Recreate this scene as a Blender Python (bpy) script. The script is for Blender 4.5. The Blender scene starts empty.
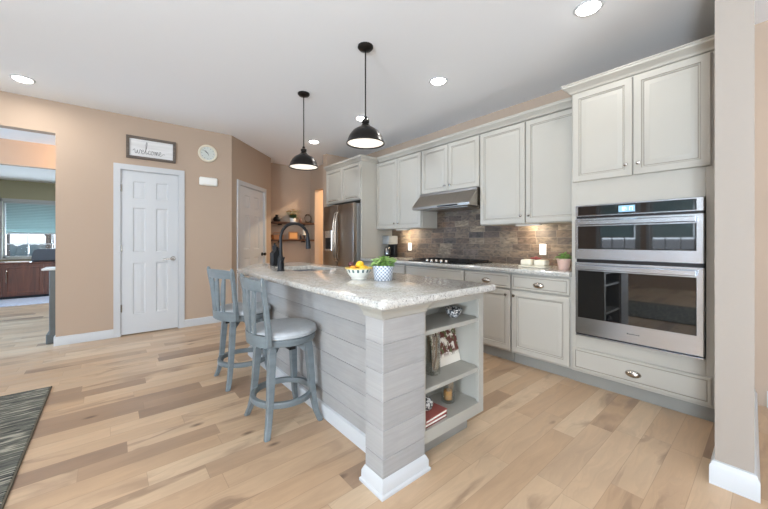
import bpy, bmesh, math, random
from mathutils import Vector, Matrix
random.seed(7)
S = bpy.context.scene
COL = S.collection
PI = math.pi
CEIL = 2.725

# ------------------------------------------------------------------ camera, world, light, exposure
cam_d = bpy.data.cameras.new('camera'); cam = bpy.data.objects.new('camera', cam_d); COL.objects.link(cam)
cam_d.sensor_width = 36; cam_d.lens = 327.1/768*36; cam_d.shift_y = -14/768
cam_d.clip_start = .02
cam.location = (0, 0, 1.175)
cam.rotation_euler = (PI/2, 0, -math.atan2(273, 327.1))
S.camera = cam
vs = S.view_settings
vs.view_transform = 'Standard'; vs.look = 'None'; vs.gamma = 1; vs.use_curve_mapping = False
vs.exposure = 0.0
W = bpy.data.worlds.new('sky'); S.world = W; W.use_nodes = True
wb = W.node_tree.nodes['Background']; wb.inputs[0].default_value = (.80, .88, 1, 1); wb.inputs[1].default_value = 1.5

def area(name, loc, size, power, color, direction, spread=PI, shape='RECTANGLE'):
    d = bpy.data.lights.new(name, 'AREA'); d.shape = shape; d.size = size[0]; d.size_y = size[-1]
    d.energy = power; d.color = color; d.spread = spread
    o = bpy.data.objects.new(name, d); COL.objects.link(o); o.location = loc
    o.rotation_euler = Vector(direction).to_track_quat('-Z', 'Z').to_euler()
    return o
DAY = (.74, .87, 1.0)
# daylight panels at the window openings, plus added fills aimed up and down
area('fill_patio_door', (-.6, -3.75, 1.15), (4.2, 2.2), 10, DAY, (0, 1, .3))  # added fill behind the camera, at an unseen door
area('ceiling_fill_patio_door', (-.6, -3.72, .62), (4.2, 1.0), 150, DAY, (0, 1, 2.2))  # added upward fill to brighten the ceiling
area('ceiling_fill_window', (-4.82, -1.2, .95), (1.9, .8), 960, DAY, (1, 0, 2.2))  # strong added fill, tilted up to lift the ceiling
area('ceiling_fill_far_window', (-1.46, 12.85, 1.0), (1.3, .5), 115, (.70, .86, 1), (0, -1, 1.0))  # added fill that whitens the far room ceiling
area('daylight_window', (-4.85, 2.715, 1.62), (.86, 1.40), 25, DAY, (1, 0, .3))
area('daylight_window', (-4.85, 1.60, 1.62), (.86, 1.40), 25, DAY, (1, 0, .3))
area('daylight_window', (-4.85, -1.2, 1.45), (1.9, 1.9), 40, DAY, (1, 0, .45))  # added side fill that cools the island, at an unseen window
area('daylight_window', (-1.2, 12.95, 1.5), (2.0, 1.4), 20, DAY, (0, -1, 0))
area('floor_fill_hall_window', (-4.85, 6.6, 1.4), (1.6, 2.1), 700, (.34, .62, 1), (1, 0, -1.6))  # unseen blue fill, tilted down to cool the hall floor

# ------------------------------------------------------------------ materials
def lin(c):
    return c/12.92 if c <= .04045 else ((c+.055)/1.055)**2.4
def rgb(r, g, b): return (lin(r/255), lin(g/255), lin(b/255), 1)
MATS = {}
def mat(name, col, rough=.5, metal=0, spec=.5, noise=0, nscale=(8, 8, 8), bump=0, emit=0, ecol=None, alpha=1, trans=0, coat=0):
    m = bpy.data.materials.new(name); m.use_nodes = True; MATS[name] = m
    nt = m.node_tree; p = nt.nodes['Principled BSDF']
    p.inputs['Base Color'].default_value = col; p.inputs['Roughness'].default_value = rough
    p.inputs['Metallic'].default_value = metal; p.inputs['Specular IOR Level'].default_value = spec
    p.inputs['Coat Weight'].default_value = coat; p.inputs['Transmission Weight'].default_value = trans
    if emit:
        p.inputs['Emission Color'].default_value = ecol or col; p.inputs['Emission Strength'].default_value = emit
    if noise or bump:
        tc = nt.nodes.new('ShaderNodeTexCoord'); mp = nt.nodes.new('ShaderNodeMapping'); mp.inputs['Scale'].default_value = nscale
        nz = nt.nodes.new('ShaderNodeTexNoise'); nz.inputs['Scale'].default_value = 1; nz.inputs['Detail'].default_value = 5
        nt.links.new(tc.outputs['Object'], mp.inputs[0]); nt.links.new(mp.outputs[0], nz.inputs['Vector'])
        if noise:
            mr = nt.nodes.new('ShaderNodeMapRange'); mr.inputs[1].default_value = .3; mr.inputs[2].default_value = .7
            mr.inputs[3].default_value = 1-noise; mr.inputs[4].default_value = 1+noise
            nt.links.new(nz.outputs['Fac'], mr.inputs[0])
            mx = nt.nodes.new('ShaderNodeVectorMath'); mx.operation = 'SCALE'; mx.inputs[0].default_value = col[:3]
            nt.links.new(mr.outputs[0], mx.inputs['Scale']); nt.links.new(mx.outputs[0], p.inputs['Base Color'])
        if bump:
            b = nt.nodes.new('ShaderNodeBump'); b.inputs['Strength'].default_value = bump; b.inputs['Distance'].default_value = .01
            nt.links.new(nz.outputs['Fac'], b.inputs['Height']); nt.links.new(b.outputs[0], p.inputs['Normal'])
    return m

class NT:
    """small helper that writes math node trees"""
    def __init__(s, name, rough=.4):
        s.m = bpy.data.materials.new(name); s.m.use_nodes = True; s.nt = s.m.node_tree; MATS[name] = s.m
        s.p = s.nt.nodes['Principled BSDF']; s.p.inputs['Roughness'].default_value = rough
    def put(s, sock, v):
        if hasattr(v, 'is_output'): s.nt.links.new(v, sock)
        else: sock.default_value = v
    def n(s, t, **ins):
        return s.nt.nodes.new(t)
    def xyz(s):
        tc = s.n('ShaderNodeTexCoord'); sp = s.n('ShaderNodeSeparateXYZ'); s.nt.links.new(tc.outputs['Object'], sp.inputs[0])
        return sp.outputs
    def math(s, op, a, b=0., c=0.):
        x = s.n('ShaderNodeMath'); x.operation = op
        s.put(x.inputs[0], a); s.put(x.inputs[1], b); s.put(x.inputs[2], c)
        return x.outputs[0]
    def comb(s, x, y, z=0.):
        c = s.n('ShaderNodeCombineXYZ'); s.put(c.inputs[0], x); s.put(c.inputs[1], y); s.put(c.inputs[2], z); return c.outputs[0]
    def white(s, v):
        w = s.n('ShaderNodeTexWhiteNoise'); w.noise_dimensions = '3D'; s.nt.links.new(v, w.inputs['Vector']); return w.outputs['Value']
    def noise(s, v, scale=1., detail=4., dist=0., rough=.5):
        w = s.n('ShaderNodeTexNoise'); s.nt.links.new(v, w.inputs['Vector']); w.inputs['Scale'].default_value = scale
        w.inputs['Detail'].default_value = detail; w.inputs['Distortion'].default_value = dist; w.inputs['Roughness'].default_value = rough
        return w.outputs['Fac']
    def ramp(s, f, stops, const=False):
        r = s.n('ShaderNodeValToRGB'); s.nt.links.new(f, r.inputs[0]); e = r.color_ramp.elements
        if const: r.color_ramp.interpolation = 'CONSTANT'
        e[0].position, e[0].color = stops[0]; e[1].position, e[1].color = stops[-1]
        for p, c in stops[1:-1]:
            k = e.new(p); k.color = c
        return r.outputs[0]
    def mix(s, f, a, b, mode='MIX'):
        x = s.n('ShaderNodeMix'); x.data_type = 'RGBA'; x.blend_type = mode
        s.put(x.inputs[0], f); s.put(x.inputs[6], a); s.put(x.inputs[7], b); return x.outputs[2]
    def range(s, v, a, b, c, d):
        x = s.n('ShaderNodeMapRange'); s.put(x.inputs[0], v)
        for i, q in enumerate((a, b, c, d)): x.inputs[i+1].default_value = q
        return x.outputs[0]
    def color(s, c): s.put(s.p.inputs['Base Color'], c)
    def bump(s, h, st=.3, dist=.003):
        b = s.n('ShaderNodeBump'); b.inputs['Strength'].default_value = st; b.inputs['Distance'].default_value = dist
        s.nt.links.new(h, b.inputs['Height']); s.nt.links.new(b.outputs[0], s.p.inputs['Normal'])

def floor_material():
    t = NT('hickory_planks', .36); x, y, z = t.xyz()
    r = t.math('DIVIDE', y, .128); row = t.math('FLOOR', r); fr = t.math('FRACT', r)
    off = t.white(t.comb(row, 3.7, 1.)); ln = t.range(t.white(t.comb(row, 9.1, 2.)), 0, 1, .62, 1.15)
    cx = t.math('ADD', t.math('DIVIDE', x, ln), t.math('MULTIPLY', off, 7.)); col = t.math('FLOOR', cx); fc = t.math('FRACT', cx)
    rnd = t.white(t.comb(row, col, .5)); rnd2 = t.white(t.comb(col, row, 4.5)); sh = t.math('MULTIPLY', rnd2, 37.)
    base = t.ramp(rnd, [(0, rgb(204, 178, 148)), (.3, rgb(193, 163, 132)), (.55, rgb(186, 155, 124)), (.75, rgb(198, 170, 140)), (.88, rgb(170, 141, 114)), (1, rgb(146, 120, 99))])
    # soft wavy grain
    wv = t.noise(t.comb(t.math('ADD', t.math('MULTIPLY', x, 2.2), sh), t.math('MULTIPLY', y, 9.), rnd), 1., 3., .6)
    gv = t.comb(t.math('ADD', t.math('MULTIPLY', x, 3.0), sh), t.math('ADD', t.math('MULTIPLY', y, 30.), t.math('MULTIPLY', wv, 6.)), rnd)
    g = t.noise(gv, 1., 5., .8)
    gr = t.range(g, .3, .7, .90, 1.06); gw = t.range(wv, .3, .7, .93, 1.05)
    gr = t.math('MULTIPLY', gr, gw)
    c = t.mix(1., base, t.comb(gr, gr, gr), 'MULTIPLY')
    # brown-grey heartwood patches that fade in along a board
    pv = t.comb(t.math('ADD', t.math('MULTIPLY', x, 1.5), t.math('MULTIPLY', rnd, 31.)), t.math('ADD', t.math('MULTIPLY', y, 6.5), t.math('MULTIPLY', wv, 1.2)), rnd2)
    pn = t.range(t.noise(pv, 1., 4., .9), .52, .68, 0, .72)
    pn = t.math('MULTIPLY', pn, t.range(rnd2, .35, .75, .12, 1.))
    c = t.mix(pn, c, rgb(134, 108, 88))
    # small dark knots
    vo = t.n('ShaderNodeTexVoronoi'); vo.inputs['Scale'].default_value = 1.
    t.nt.links.new(t.comb(t.math('ADD', t.math('MULTIPLY', x, 2.2), sh), t.math('MULTIPLY', y, 4.6), t.math('MULTIPLY', wv, .4)), vo.inputs['Vector'])
    kn = t.math('MULTIPLY', t.range(vo.outputs['Distance'], .03, .11, .8, 0), t.math('GREATER_THAN', rnd, .6))
    c = t.mix(kn, c, rgb(84, 62, 48))
    e1 = t.math('MINIMUM', fr, t.math('SUBTRACT', 1., fr)); e2 = t.math('MULTIPLY', t.math('MINIMUM', fc, t.math('SUBTRACT', 1., fc)), 7.)
    e = t.range(t.math('MINIMUM', e1, e2), 0, .016, 1, 0)
    c = t.mix(t.math('MULTIPLY', e, .38), c, rgb(100, 76, 56))
    t.color(c); t.put(t.p.inputs['Roughness'], t.range(g, .3, .7, .30, .44))
    t.bump(t.math('SUBTRACT', t.math('MULTIPLY', g, .3), e), .15, .002)
    return t.m

def backsplash_material():
    t = NT('weathered_brick_tile', .55); x, y, z = t.xyz()
    r = t.math('DIVIDE', t.math('SUBTRACT', z, .91), .0745); row = t.math('FLOOR', r); fr = t.math('FRACT', r)
    c0 = t.math('ADD', t.math('DIVIDE', y, .215), t.math('MULTIPLY', t.white(t.comb(row, .3, .1)), 3.)); col = t.math('FLOOR', c0); fc = t.math('FRACT', c0)
    rnd = t.white(t.comb(row, col, .7)); r2 = t.white(t.comb(col, row, 3.3))
    base = t.ramp(rnd, [(0, rgb(80, 69, 61)), (.2, rgb(112, 97, 83)), (.4, rgb(90, 75, 64)), (.55, rgb(132, 118, 102)), (.7, rgb(74, 66, 62)), (.85, rgb(112, 90, 74)), (1, rgb(96, 86, 80))])
    nz = t.noise(t.comb(t.math('MULTIPLY', y, 14.), t.math('MULTIPLY', z, 34.), t.math('MULTIPLY', r2, 20.)), 1., 6., .8)
    g = t.range(nz, .3, .7, .42, 1.35)
    c = t.mix(1., base, t.comb(g, t.math('MULTIPLY', g, .95), t.math('MULTIPLY', g, .86)), 'MULTIPLY')
    e1 = t.math('MULTIPLY', t.math('MINIMUM', fr, t.math('SUBTRACT', 1., fr)), .0745)
    e2 = t.math('MULTIPLY', t.math('MINIMUM', fc, t.math('SUBTRACT', 1., fc)), .215)
    e = t.range(t.math('MINIMUM', e1, e2), .001, .003, 1, 0)
    c = t.mix(t.math('MULTIPLY', e, .65), c, rgb(126, 114, 102)); t.color(c)
    t.bump(t.math('SUBTRACT', t.math('MULTIPLY', nz, .5), e), .5, .004)
    return t.m

def granite_material():
    t = NT('cream_granite', .16); tc = t.n('ShaderNodeTexCoord'); v = tc.outputs['Object']
    big = t.noise(v, 9., 5., 1.2); mid = t.noise(v, 60., 4., .6); fine = t.noise(v, 125., 3.)
    c = t.ramp(big, [(.3, rgb(182, 180, 174)), (.45, rgb(196, 194, 188)), (.6, rgb(188, 183, 174)), (.72, rgb(178, 172, 164))])
    c = t.mix(t.range(mid, .53, .66, 0, .5), c, rgb(146, 143, 140))
    c = t.mix(t.range(mid, .30, .42, .6, 0), c, rgb(232, 230, 225))
    c = t.mix(t.range(fine, .58, .66, 0, .7), c, rgb(92, 87, 84))
    t.color(c); t.p.inputs['Specular IOR Level'].default_value = .55; t.p.inputs['Coat Weight'].default_value = .15; t.p.inputs['Coat Roughness'].default_value = .05
    return t.m

def shiplap_material(name, axis):
    t = NT(name, .6); x, y, z = t.xyz(); a = x if axis == 'x' else y
    row = t.math('FLOOR', t.math('DIVIDE', t.math('SUBTRACT', z, .165), .1325)); rr = t.white(t.comb(row, 1.3, 2.2))
    nz = t.noise(t.comb(t.math('MULTIPLY', t.math('ADD', a, t.math('MULTIPLY', rr, 9.)), 5.), t.math('MULTIPLY', z, 70.), rr), 1., 6., .8)
    bl = t.noise(t.comb(t.math('MULTIPLY', a, 7.), t.math('MULTIPLY', z, 7.), rr), 1., 4., .3)
    c = t.ramp(nz, [(.3, rgb(154, 153, 150)), (.5, rgb(159, 157, 155)), (.7, rgb(164, 162, 160))])
    c = t.mix(t.range(bl, .45, .75, 0, .35), c, rgb(144, 142, 140))
    g = t.range(rr, 0, 1, .93, 1.03); c = t.mix(1., c, t.comb(g, g, g), 'MULTIPLY')
    t.color(c); t.bump(nz, .15, .002); return t.m

def rug_material():
    t = NT('striped_rug_weave', .95); x, y, z = t.xyz()
    v = t.comb(t.math('MULTIPLY', x, 4.), t.math('MULTIPLY', y, 34.), 0.)
    n1 = t.noise(v, 1., 4., .4); n2 = t.noise(t.comb(t.math('MULTIPLY', x, 6.), t.math('MULTIPLY', y, 62.), 2.), 1., 3., .3)
    c = t.ramp(n1, [(.34, rgb(40, 42, 40)), (.45, rgb(74, 75, 69)), (.55, rgb(104, 103, 93)), (.68, rgb(58, 60, 56))])
    c = t.mix(t.range(n2, .54, .62, 0, .85), c, rgb(168, 163, 148))
    t.color(c); t.bump(n2, .6, .004); return t.m

def wood_material(name, c1, c2, ax='y', rough=.4, k=18.):
    t = NT(name, rough); x, y, z = t.xyz()
    s = dict(x=(1.5, k, k), y=(k, 1.5, k), z=(k, k, 1.5))[ax]
    n = t.noise(t.comb(t.math('MULTIPLY', x, s[0]), t.math('MULTIPLY', y, s[1]), t.math('MULTIPLY', z, s[2])), 1., 5., 1.)
    t.color(t.ramp(n, [(.3, c1), (.7, c2)])); return t.m

M_FLOOR = floor_material(); M_SPLASH = backsplash_material(); M_GRAN = granite_material()
M_SHIPX = shiplap_material('whitewashed_shiplap_short', 'x'); M_SHIPY = shiplap_material('whitewashed_shiplap_long', 'y')
M_RUG = rug_material()
M_WALL = mat('tan_wall_paint', rgb(178, 157, 138), .75, bump=.03, nscale=(60, 60, 60))
M_GREEN = mat('olive_wall_paint', rgb(178, 174, 146), .8, bump=.03, nscale=(60, 60, 60))
M_CEIL = mat('ceiling_paint', rgb(240, 241, 243), .9, bump=.03, nscale=(80, 80, 80))
M_TRIM = mat('white_trim_paint', rgb(192, 194, 196), .35)
M_DOOR = mat('white_door_paint', rgb(199, 201, 203), .4)
M_CAB = mat('cream_cabinet_paint', rgb(177, 172, 162), .42, noise=.015, nscale=(3, 3, 3))
M_GLAZE = mat('grey_glaze', rgb(140, 134, 123), .5)
M_ISL = mat('grey_shelf_paint', rgb(164, 161, 152), .45)
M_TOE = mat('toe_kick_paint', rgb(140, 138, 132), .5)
M_STOOL = mat('blue_grey_stool_paint', rgb(106, 114, 117), .45, noise=.12, nscale=(9, 9, 30))
M_SEAT = mat('grey_vinyl', rgb(170, 173, 175), .45, noise=.05, nscale=(30, 30, 30), bump=.08)
M_DARK = mat('dark_metal', rgb(44, 42, 42), .35, .6)
M_BRONZE = mat('bronze_metal', rgb(46, 42, 40), .28, .75)
M_BLACK = mat('black_matte', rgb(20, 21, 24), .45, spec=.3)
M_STEEL = mat('brushed_steel', rgb(206, 210, 217), .22, 1, noise=.04, nscale=(200, 2, 60))
M_STEELD = mat('fridge_steel', rgb(162, 152, 142), .30, 1, noise=.04, nscale=(80, 80, 2))
M_FSIDE = mat('fridge_side_grey', rgb(120, 119, 117), .5)
M_CHROME = mat('satin_nickel', rgb(188, 182, 174), .22, 1)
M_GLASSB = mat('black_glass', rgb(12, 14, 17), .03, 0, .8, coat=1)
M_HOBGL = mat('cooktop_glass', rgb(14, 14, 15), .12)
M_IRON = mat('cast_iron', rgb(28, 27, 27), .6)
M_PORC = mat('white_porcelain', rgb(232, 230, 224), .3)
M_PLAST = mat('white_plastic', rgb(236, 234, 228), .4)
M_CREAM = mat('cream_ceramic', rgb(226, 218, 198), .3)
M_BWOOD = wood_material('dark_shelf_wood', rgb(58, 36, 26), rgb(88, 56, 38), 'x')
M_SIDEB = wood_material('mahogany', rgb(70, 38, 28), rgb(110, 62, 44), 'z', .3)
M_GFRAME = wood_material('grey_brown_frame_wood', rgb(82, 72, 64), rgb(112, 100, 90), 'x', .6, 60.)
M_CONS = mat('grey_console_paint', rgb(88, 90, 88), .5, noise=.08, nscale=(20, 20, 6))
M_SIGN = wood_material('whitewash_board', rgb(206, 204, 202), rgb(230, 229, 228), 'x', .7, 30.)
M_LEMON = mat('lemon_skin', rgb(240, 190, 40), .45, bump=.1, nscale=(90, 90, 90))
M_ORNG = mat('orange_skin', rgb(222, 150, 48), .45, bump=.1, nscale=(90, 90, 90))
M_PLUM = mat('dark_plum_skin', rgb(82, 36, 40), .35)
M_LEAF = mat('bright_leaf', rgb(128, 166, 84), .5, noise=.25, nscale=(40, 40, 40))
M_DLEAF = mat('deep_leaf', rgb(52, 84, 46), .5, noise=.25, nscale=(30, 30, 30))
M_SOIL = mat('soil', rgb(60, 48, 38), .9)
M_PETAL = mat('cream_petal', rgb(214, 204, 168), .6)
M_PETAL2 = mat('yellow_petal', rgb(190, 150, 84), .6)
M_TERRA = mat('blush_pot_clay', rgb(206, 172, 158), .6)
M_RED = mat('brick_red', rgb(128, 48, 44), .5)
M_PINKB = mat('coral_book_cover', rgb(160, 88, 80), .5)
M_PAPER = mat('paper', rgb(230, 226, 216), .8)
M_BROWN = mat('brown_leather', rgb(120, 72, 52), .5)
M_TAN = mat('tan_box', rgb(170, 118, 78), .6)
M_ORB = mat('orange_card', rgb(222, 160, 98), .6)
M_CANDLE = mat('ivory_wax', rgb(238, 226, 202), .5)
M_AMBER = mat('amber_wax', rgb(206, 150, 84), .5)
M_TWIG = mat('brown_twig', rgb(96, 74, 52), .8)
M_SNOW = mat('snowy_ground', rgb(220, 226, 234), .9)
M_BARK = mat('bare_bark', rgb(86, 80, 78), .9)
M_HEDGE = mat('grey_hedge', rgb(92, 108, 112), .9)
M_LED = mat('lamp_diffuser', rgb(255, 250, 240), .5, emit=22, ecol=(1, .96, .90, 1))
M_PEND = mat('pendant_white_inside', rgb(245, 240, 230), .5, emit=.9, ecol=(1, .93, .82, 1))
M_DISP = mat('blue_display', rgb(120, 160, 190), .3, emit=.55, ecol=rgb(165, 200, 225))
M_DIGIT = mat('white_digit', rgb(240, 248, 255), .3, emit=1., ecol=rgb(240, 248, 255))
M_RUG2 = mat('blue_white_rug', rgb(186, 192, 206), .95, noise=.3, nscale=(14, 40, 1))

def glass_mat(name, tint=(1, 1, 1), gloss=.10, vis=None):
    m = bpy.data.materials.new(name); m.use_nodes = True; nt = m.node_tree; nt.nodes.clear()
    o = nt.nodes.new('ShaderNodeOutputMaterial'); tr = nt.nodes.new('ShaderNodeBsdfTransparent'); gl = nt.nodes.new('ShaderNodeBsdfGlossy')
    tr.inputs[0].default_value = (*tint, 1); gl.inputs['Roughness'].default_value = .03
    lw = nt.nodes.new('ShaderNodeLayerWeight'); lw.inputs[0].default_value = .3
    mr = nt.nodes.new('ShaderNodeMapRange'); mr.inputs[3].default_value = gloss*.5; mr.inputs[4].default_value = min(1, gloss*5)
    nt.links.new(lw.outputs['Facing'], mr.inputs[0])
    mx = nt.nodes.new('ShaderNodeMixShader'); nt.links.new(mr.outputs[0], mx.inputs[0]); nt.links.new(tr.outputs[0], mx.inputs[1]); nt.links.new(gl.outputs[0], mx.inputs[2])
    nt.links.new(mx.outputs[0], o.inputs[0]); return m
M_PANE = glass_mat('window_glass', gloss=.06)
M_CLEAR = glass_mat('clear_jar_glass', (.95, .96, .94), .16)
def shade_mat():
    m = bpy.data.materials.new('blue_cellular_shade'); m.use_nodes = True; nt = m.node_tree; nt.nodes.clear()
    o = nt.nodes.new('ShaderNodeOutputMaterial'); d = nt.nodes.new('ShaderNodeBsdfDiffuse'); t = nt.nodes.new('ShaderNodeBsdfTranslucent')
    d.inputs[0].default_value = rgb(186, 202, 204); t.inputs[0].default_value = rgb(172, 190, 190)
    mx = nt.nodes.new('ShaderNodeMixShader'); mx.inputs[0].default_value = .45
    nt.links.new(d.outputs[0], mx.inputs[1]); nt.links.new(t.outputs[0], mx.inputs[2]); nt.links.new(mx.outputs[0], o.inputs[0]); return m
M_SHADE = shade_mat()
def pot_weave():
    t = NT('grey_white_weave', .6); x, y, z = t.xyz()
    a = t.math('MULTIPLY', t.math('ARCTAN2', y, x), 5.1)
    ch = t.n('ShaderNodeTexChecker'); ch.inputs['Scale'].default_value = 1.; t.nt.links.new(t.comb(t.math('MULTIPLY', a, 1.0), t.math('MULTIPLY', z, 80.), .5), ch.inputs[0])
    t.color(t.mix(ch.outputs['Fac'], rgb(214, 217, 220), rgb(128, 140, 156))); return t.m
M_WEAVE = pot_weave()
def bowl_mat():
    t = NT('patterned_bowl_glaze', .3); x, y, z = t.xyz()
    a = t.math('SINE', t.math('MULTIPLY', t.math('ARCTAN2', y, x), 16.)); band = t.math('MULTIPLY', t.math('GREATER_THAN', a, .25), t.math('MULTIPLY', t.math('GREATER_THAN', z, .048), t.math('LESS_THAN', z, .068)))
    c = t.mix(band, rgb(226, 224, 214), rgb(80, 104, 104))
    yb = t.math('GREATER_THAN', z, .0700); c = t.mix(yb, c, rgb(232, 202, 110)); t.color(c); return t.m
M_FBOWL = bowl_mat()
def bw_mat():
    t = NT('black_white_pattern', .4); tc = t.n('ShaderNodeTexCoord'); v = t.n('ShaderNodeTexVoronoi'); v.inputs['Scale'].default_value = 80
    t.nt.links.new(tc.outputs['Object'], v.inputs['Vector']); t.color(t.ramp(v.outputs['Distance'], [(.42, rgb(206, 204, 200)), (.55, rgb(56, 58, 62))])); return t.m
M_BW = bw_mat()
def print_mat():
    t = NT('floral_print', .6); tc = t.n('ShaderNodeTexCoord'); v = tc.outputs['Object']
    n = t.noise(v, 22., 3., .5); x, y, z = t.xyz(); m = t.math('MULTIPLY', t.range(z, .44, .47, 0, 1), t.range(z, .595, .62, 1, 0))
    c = t.mix(t.math('MULTIPLY', t.range(n, .44, .50, 0, 1), m), rgb(222, 214, 200), rgb(96, 48, 38))
    n2 = t.noise(v, 40., 2.); c = t.mix(t.math('MULTIPLY', t.range(n2, .56, .62, 0, 1), m), c, rgb(92, 96, 56)); t.color(c); return t.m
M_PRINT = print_mat()

# ------------------------------------------------------------------ mesh helpers
class B:
    def __init__(s): s.bm = bmesh.new()
    def face(s, vs, mi=0):
        try: f = s.bm.faces.new(vs)
        except ValueError: return None
        f.material_index = mi; return f
    def box(s, x0, x1, y0, y1, z0, z1, bev=0, mi=0, seg=1):
        x0, x1 = sorted((x0, x1)); y0, y1 = sorted((y0, y1)); z0, z1 = sorted((z0, z1))
        b = bmesh.new()
        v = [b.verts.new(p) for p in ((x0, y0, z0), (x1, y0, z0), (x1, y1, z0), (x0, y1, z0), (x0, y0, z1), (x1, y0, z1), (x1, y1, z1), (x0, y1, z1))]
        for q in ((3, 2, 1, 0), (4, 5, 6, 7), (0, 1, 5, 4), (1, 2, 6, 5), (2, 3, 7, 6), (3, 0, 4, 7)): b.faces.new([v[i] for i in q])
        if bev: bmesh.ops.bevel(b, geom=b.edges[:], offset=min(bev, .49*min(x1-x0, y1-y0, z1-z0)), segments=seg, affect='EDGES', profile=.5)
        s.join(b, mi); return s
    def join(s, b, mi=0, mtx=None):
        mp = {}
        for v in b.verts: mp[v] = s.bm.verts.new(mtx @ v.co if mtx else v.co)
        for f in b.faces:
            n = s.face([mp[v] for v in f.verts], mi if mi is not None else f.material_index)
        b.free()
    def rings(s, rings, mi=0, cap0=True, cap1=True, closed=False, mis=None):
        V = [[s.bm.verts.new(p) for p in r] for r in rings]; n = len(V[0])
        R = len(V) if closed else len(V)-1
        for i in range(R):
            a, b = V[i], V[(i+1) % len(V)]
            for j in range(n): s.face([a[j], a[(j+1) % n], b[(j+1) % n], b[j]], mis[i] if mis else mi)
        if not closed:
            if cap0: s.face(V[0][::-1], mi)
            if cap1: s.face(V[-1], mis[-1] if mis else mi)
        return s
    def lathe(s, prof, c=(0, 0, 0), n=32, mi=0, cap0=True, cap1=True, axis='z', mis=None):
        def P(r, h, a):
            u, w = r*math.cos(a), r*math.sin(a)
            q = (u, w, h) if axis == 'z' else ((h, u, w) if axis == 'x' else (w, h, u))
            return (c[0]+q[0], c[1]+q[1], c[2]+q[2])
        return s.rings([[P(max(r, 1e-4), h, 2*PI*k/n) for k in range(n)] for r, h in prof], mi, cap0, cap1, mis=mis)
    def cyl(s, p0, p1, r0, r1=None, n=16, mi=0): return s.tube([p0, p1], [r0, r1 if r1 is not None else r0], n, mi)
    def tube(s, pts, r, n=10, mi=0, closed=False, flat=1.0):
        pts = [Vector(p) for p in pts]; N = len(pts); rr = r if isinstance(r, (list, tuple)) else [r]*N
        up = None; rings = []
        for i, p in enumerate(pts):
            if closed: t = pts[(i+1) % N]-pts[i-1]
            else: t = pts[min(i+1, N-1)]-pts[max(i-1, 0)]
            t.normalize()
            if up is None:
                up = Vector((0, 0, 1)) if abs(t.z) < .9 else Vector((1, 0, 0))
            a = up-t*up.dot(t); a.normalize(); b = t.cross(a); up = a
            rings.append([p+(a*math.cos(2*PI*k/n)+b*math.sin(2*PI*k/n)*flat)*rr[i] for k in range(n)])
        return s.rings(rings, mi, closed=closed)
    def sweep(s, pts, secs, mi=0):
        """square-ish section sweep: secs are (half_a, half_b) with a across local y and b across local x"""
        rings = []
        for p, (a, b) in zip(pts, secs):
            rings.append([(p[0]-b, p[1]-a, p[2]), (p[0]+b, p[1]-a, p[2]), (p[0]+b, p[1]+a, p[2]), (p[0]-b, p[1]+a, p[2])])
        return s.rings(rings, mi)
    def rect_loft(s, L, mi=0):
        return s.rings([[(a, c, z), (b, c, z), (b, d, z), (a, d, z)] for a, b, c, d, z in L], mi)
    def extr(s, poly, axis, a0, a1, mi=0):
        def P(p, t): return {'x': (t, p[0], p[1]), 'y': (p[0], t, p[1]), 'z': (p[0], p[1], t)}[axis]
        return s.rings([[P(p, a0) for p in poly], [P(p, a1) for p in poly]], mi)
    def ball(s, c, r, sc=(1, 1, 1), n=14, mi=0):
        prof = [(math.sin(PI*i/10), -math.cos(PI*i/10)) for i in range(11)]
        rings = [[(c[0]+max(q, 1e-3)*r*sc[0]*math.cos(2*PI*k/n), c[1]+max(q, 1e-3)*r*sc[1]*math.sin(2*PI*k/n), c[2]+h*r*sc[2]) for k in range(n)] for q, h in prof]
        return s.rings(rings, mi)
    def leaf(s, base, d, L, w, mi=0, droop=.3):
        base = Vector(base); d = Vector(d).normalized(); side = d.cross(Vector((0, 0, 1)))
        if side.length < 1e-3: side = Vector((1, 0, 0))
        side.normalize(); pr = []
        for k in range(5):
            t = k/4; p = base+d*L*t-Vector((0, 0, 1))*droop*L*t*t; ww = w*math.sin(PI*(.08+.9*t))
            pr.append((s.bm.verts.new(p-side*ww), s.bm.verts.new(p+Vector((0, 0, .002+.15*ww))), s.bm.verts.new(p+side*ww)))
        for a, b in zip(pr, pr[1:]):
            s.face([a[0], a[1], b[1], b[0]], mi); s.face([a[1], a[2], b[2], b[1]], mi)
        return s
    def fan(s, m):
        bmesh.ops.transform(s.bm, matrix=m, verts=s.bm.verts[:]); return s

ORG = {}
def obj(name, b, mats, parent=None, smooth=35, local=False, org=None):
    bm = b.bm if isinstance(b, B) else b
    bmesh.ops.recalc_face_normals(bm, faces=bm.faces[:])
    o_ = Vector((0, 0, 0)) if local else Vector(ORG.get(parent.name, (0, 0, 0)) if parent else (org or (0, 0, 0)))
    if o_.length: bmesh.ops.translate(bm, vec=-o_, verts=bm.verts[:])
    me = bpy.data.meshes.new(name); bm.to_mesh(me); bm.free()
    for m in (mats if isinstance(mats, (list, tuple)) else [mats]): me.materials.append(m)
    if smooth:
        me.polygons.foreach_set('use_smooth', [True]*len(me.polygons)); me.set_sharp_from_angle(angle=math.radians(smooth))
    o = bpy.data.objects.new(name, me); COL.objects.link(o)
    if parent: o.parent = parent
    elif org: o.location = org
    ORG[o.name] = o_
    return o
def thing(name, label, cat, loc=(0, 0, 0), group=None, rz=0):
    o = bpy.data.objects.new(name, None); COL.objects.link(o); o.location = loc; o.rotation_euler = (0, 0, rz); o.empty_display_size = .05
    ORG[o.name] = Vector(loc); return tag(o, label, cat, group)
def tag(o, label, cat, group=None):
    o['label'] = label; o['category'] = cat
    if group: o['group'] = group
    return o
def struct(name, b, mats, parent=None, smooth=35):
    o = obj(name, b, mats, parent, smooth)
    if parent is None: o['kind'] = 'structure'
    return o
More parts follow.
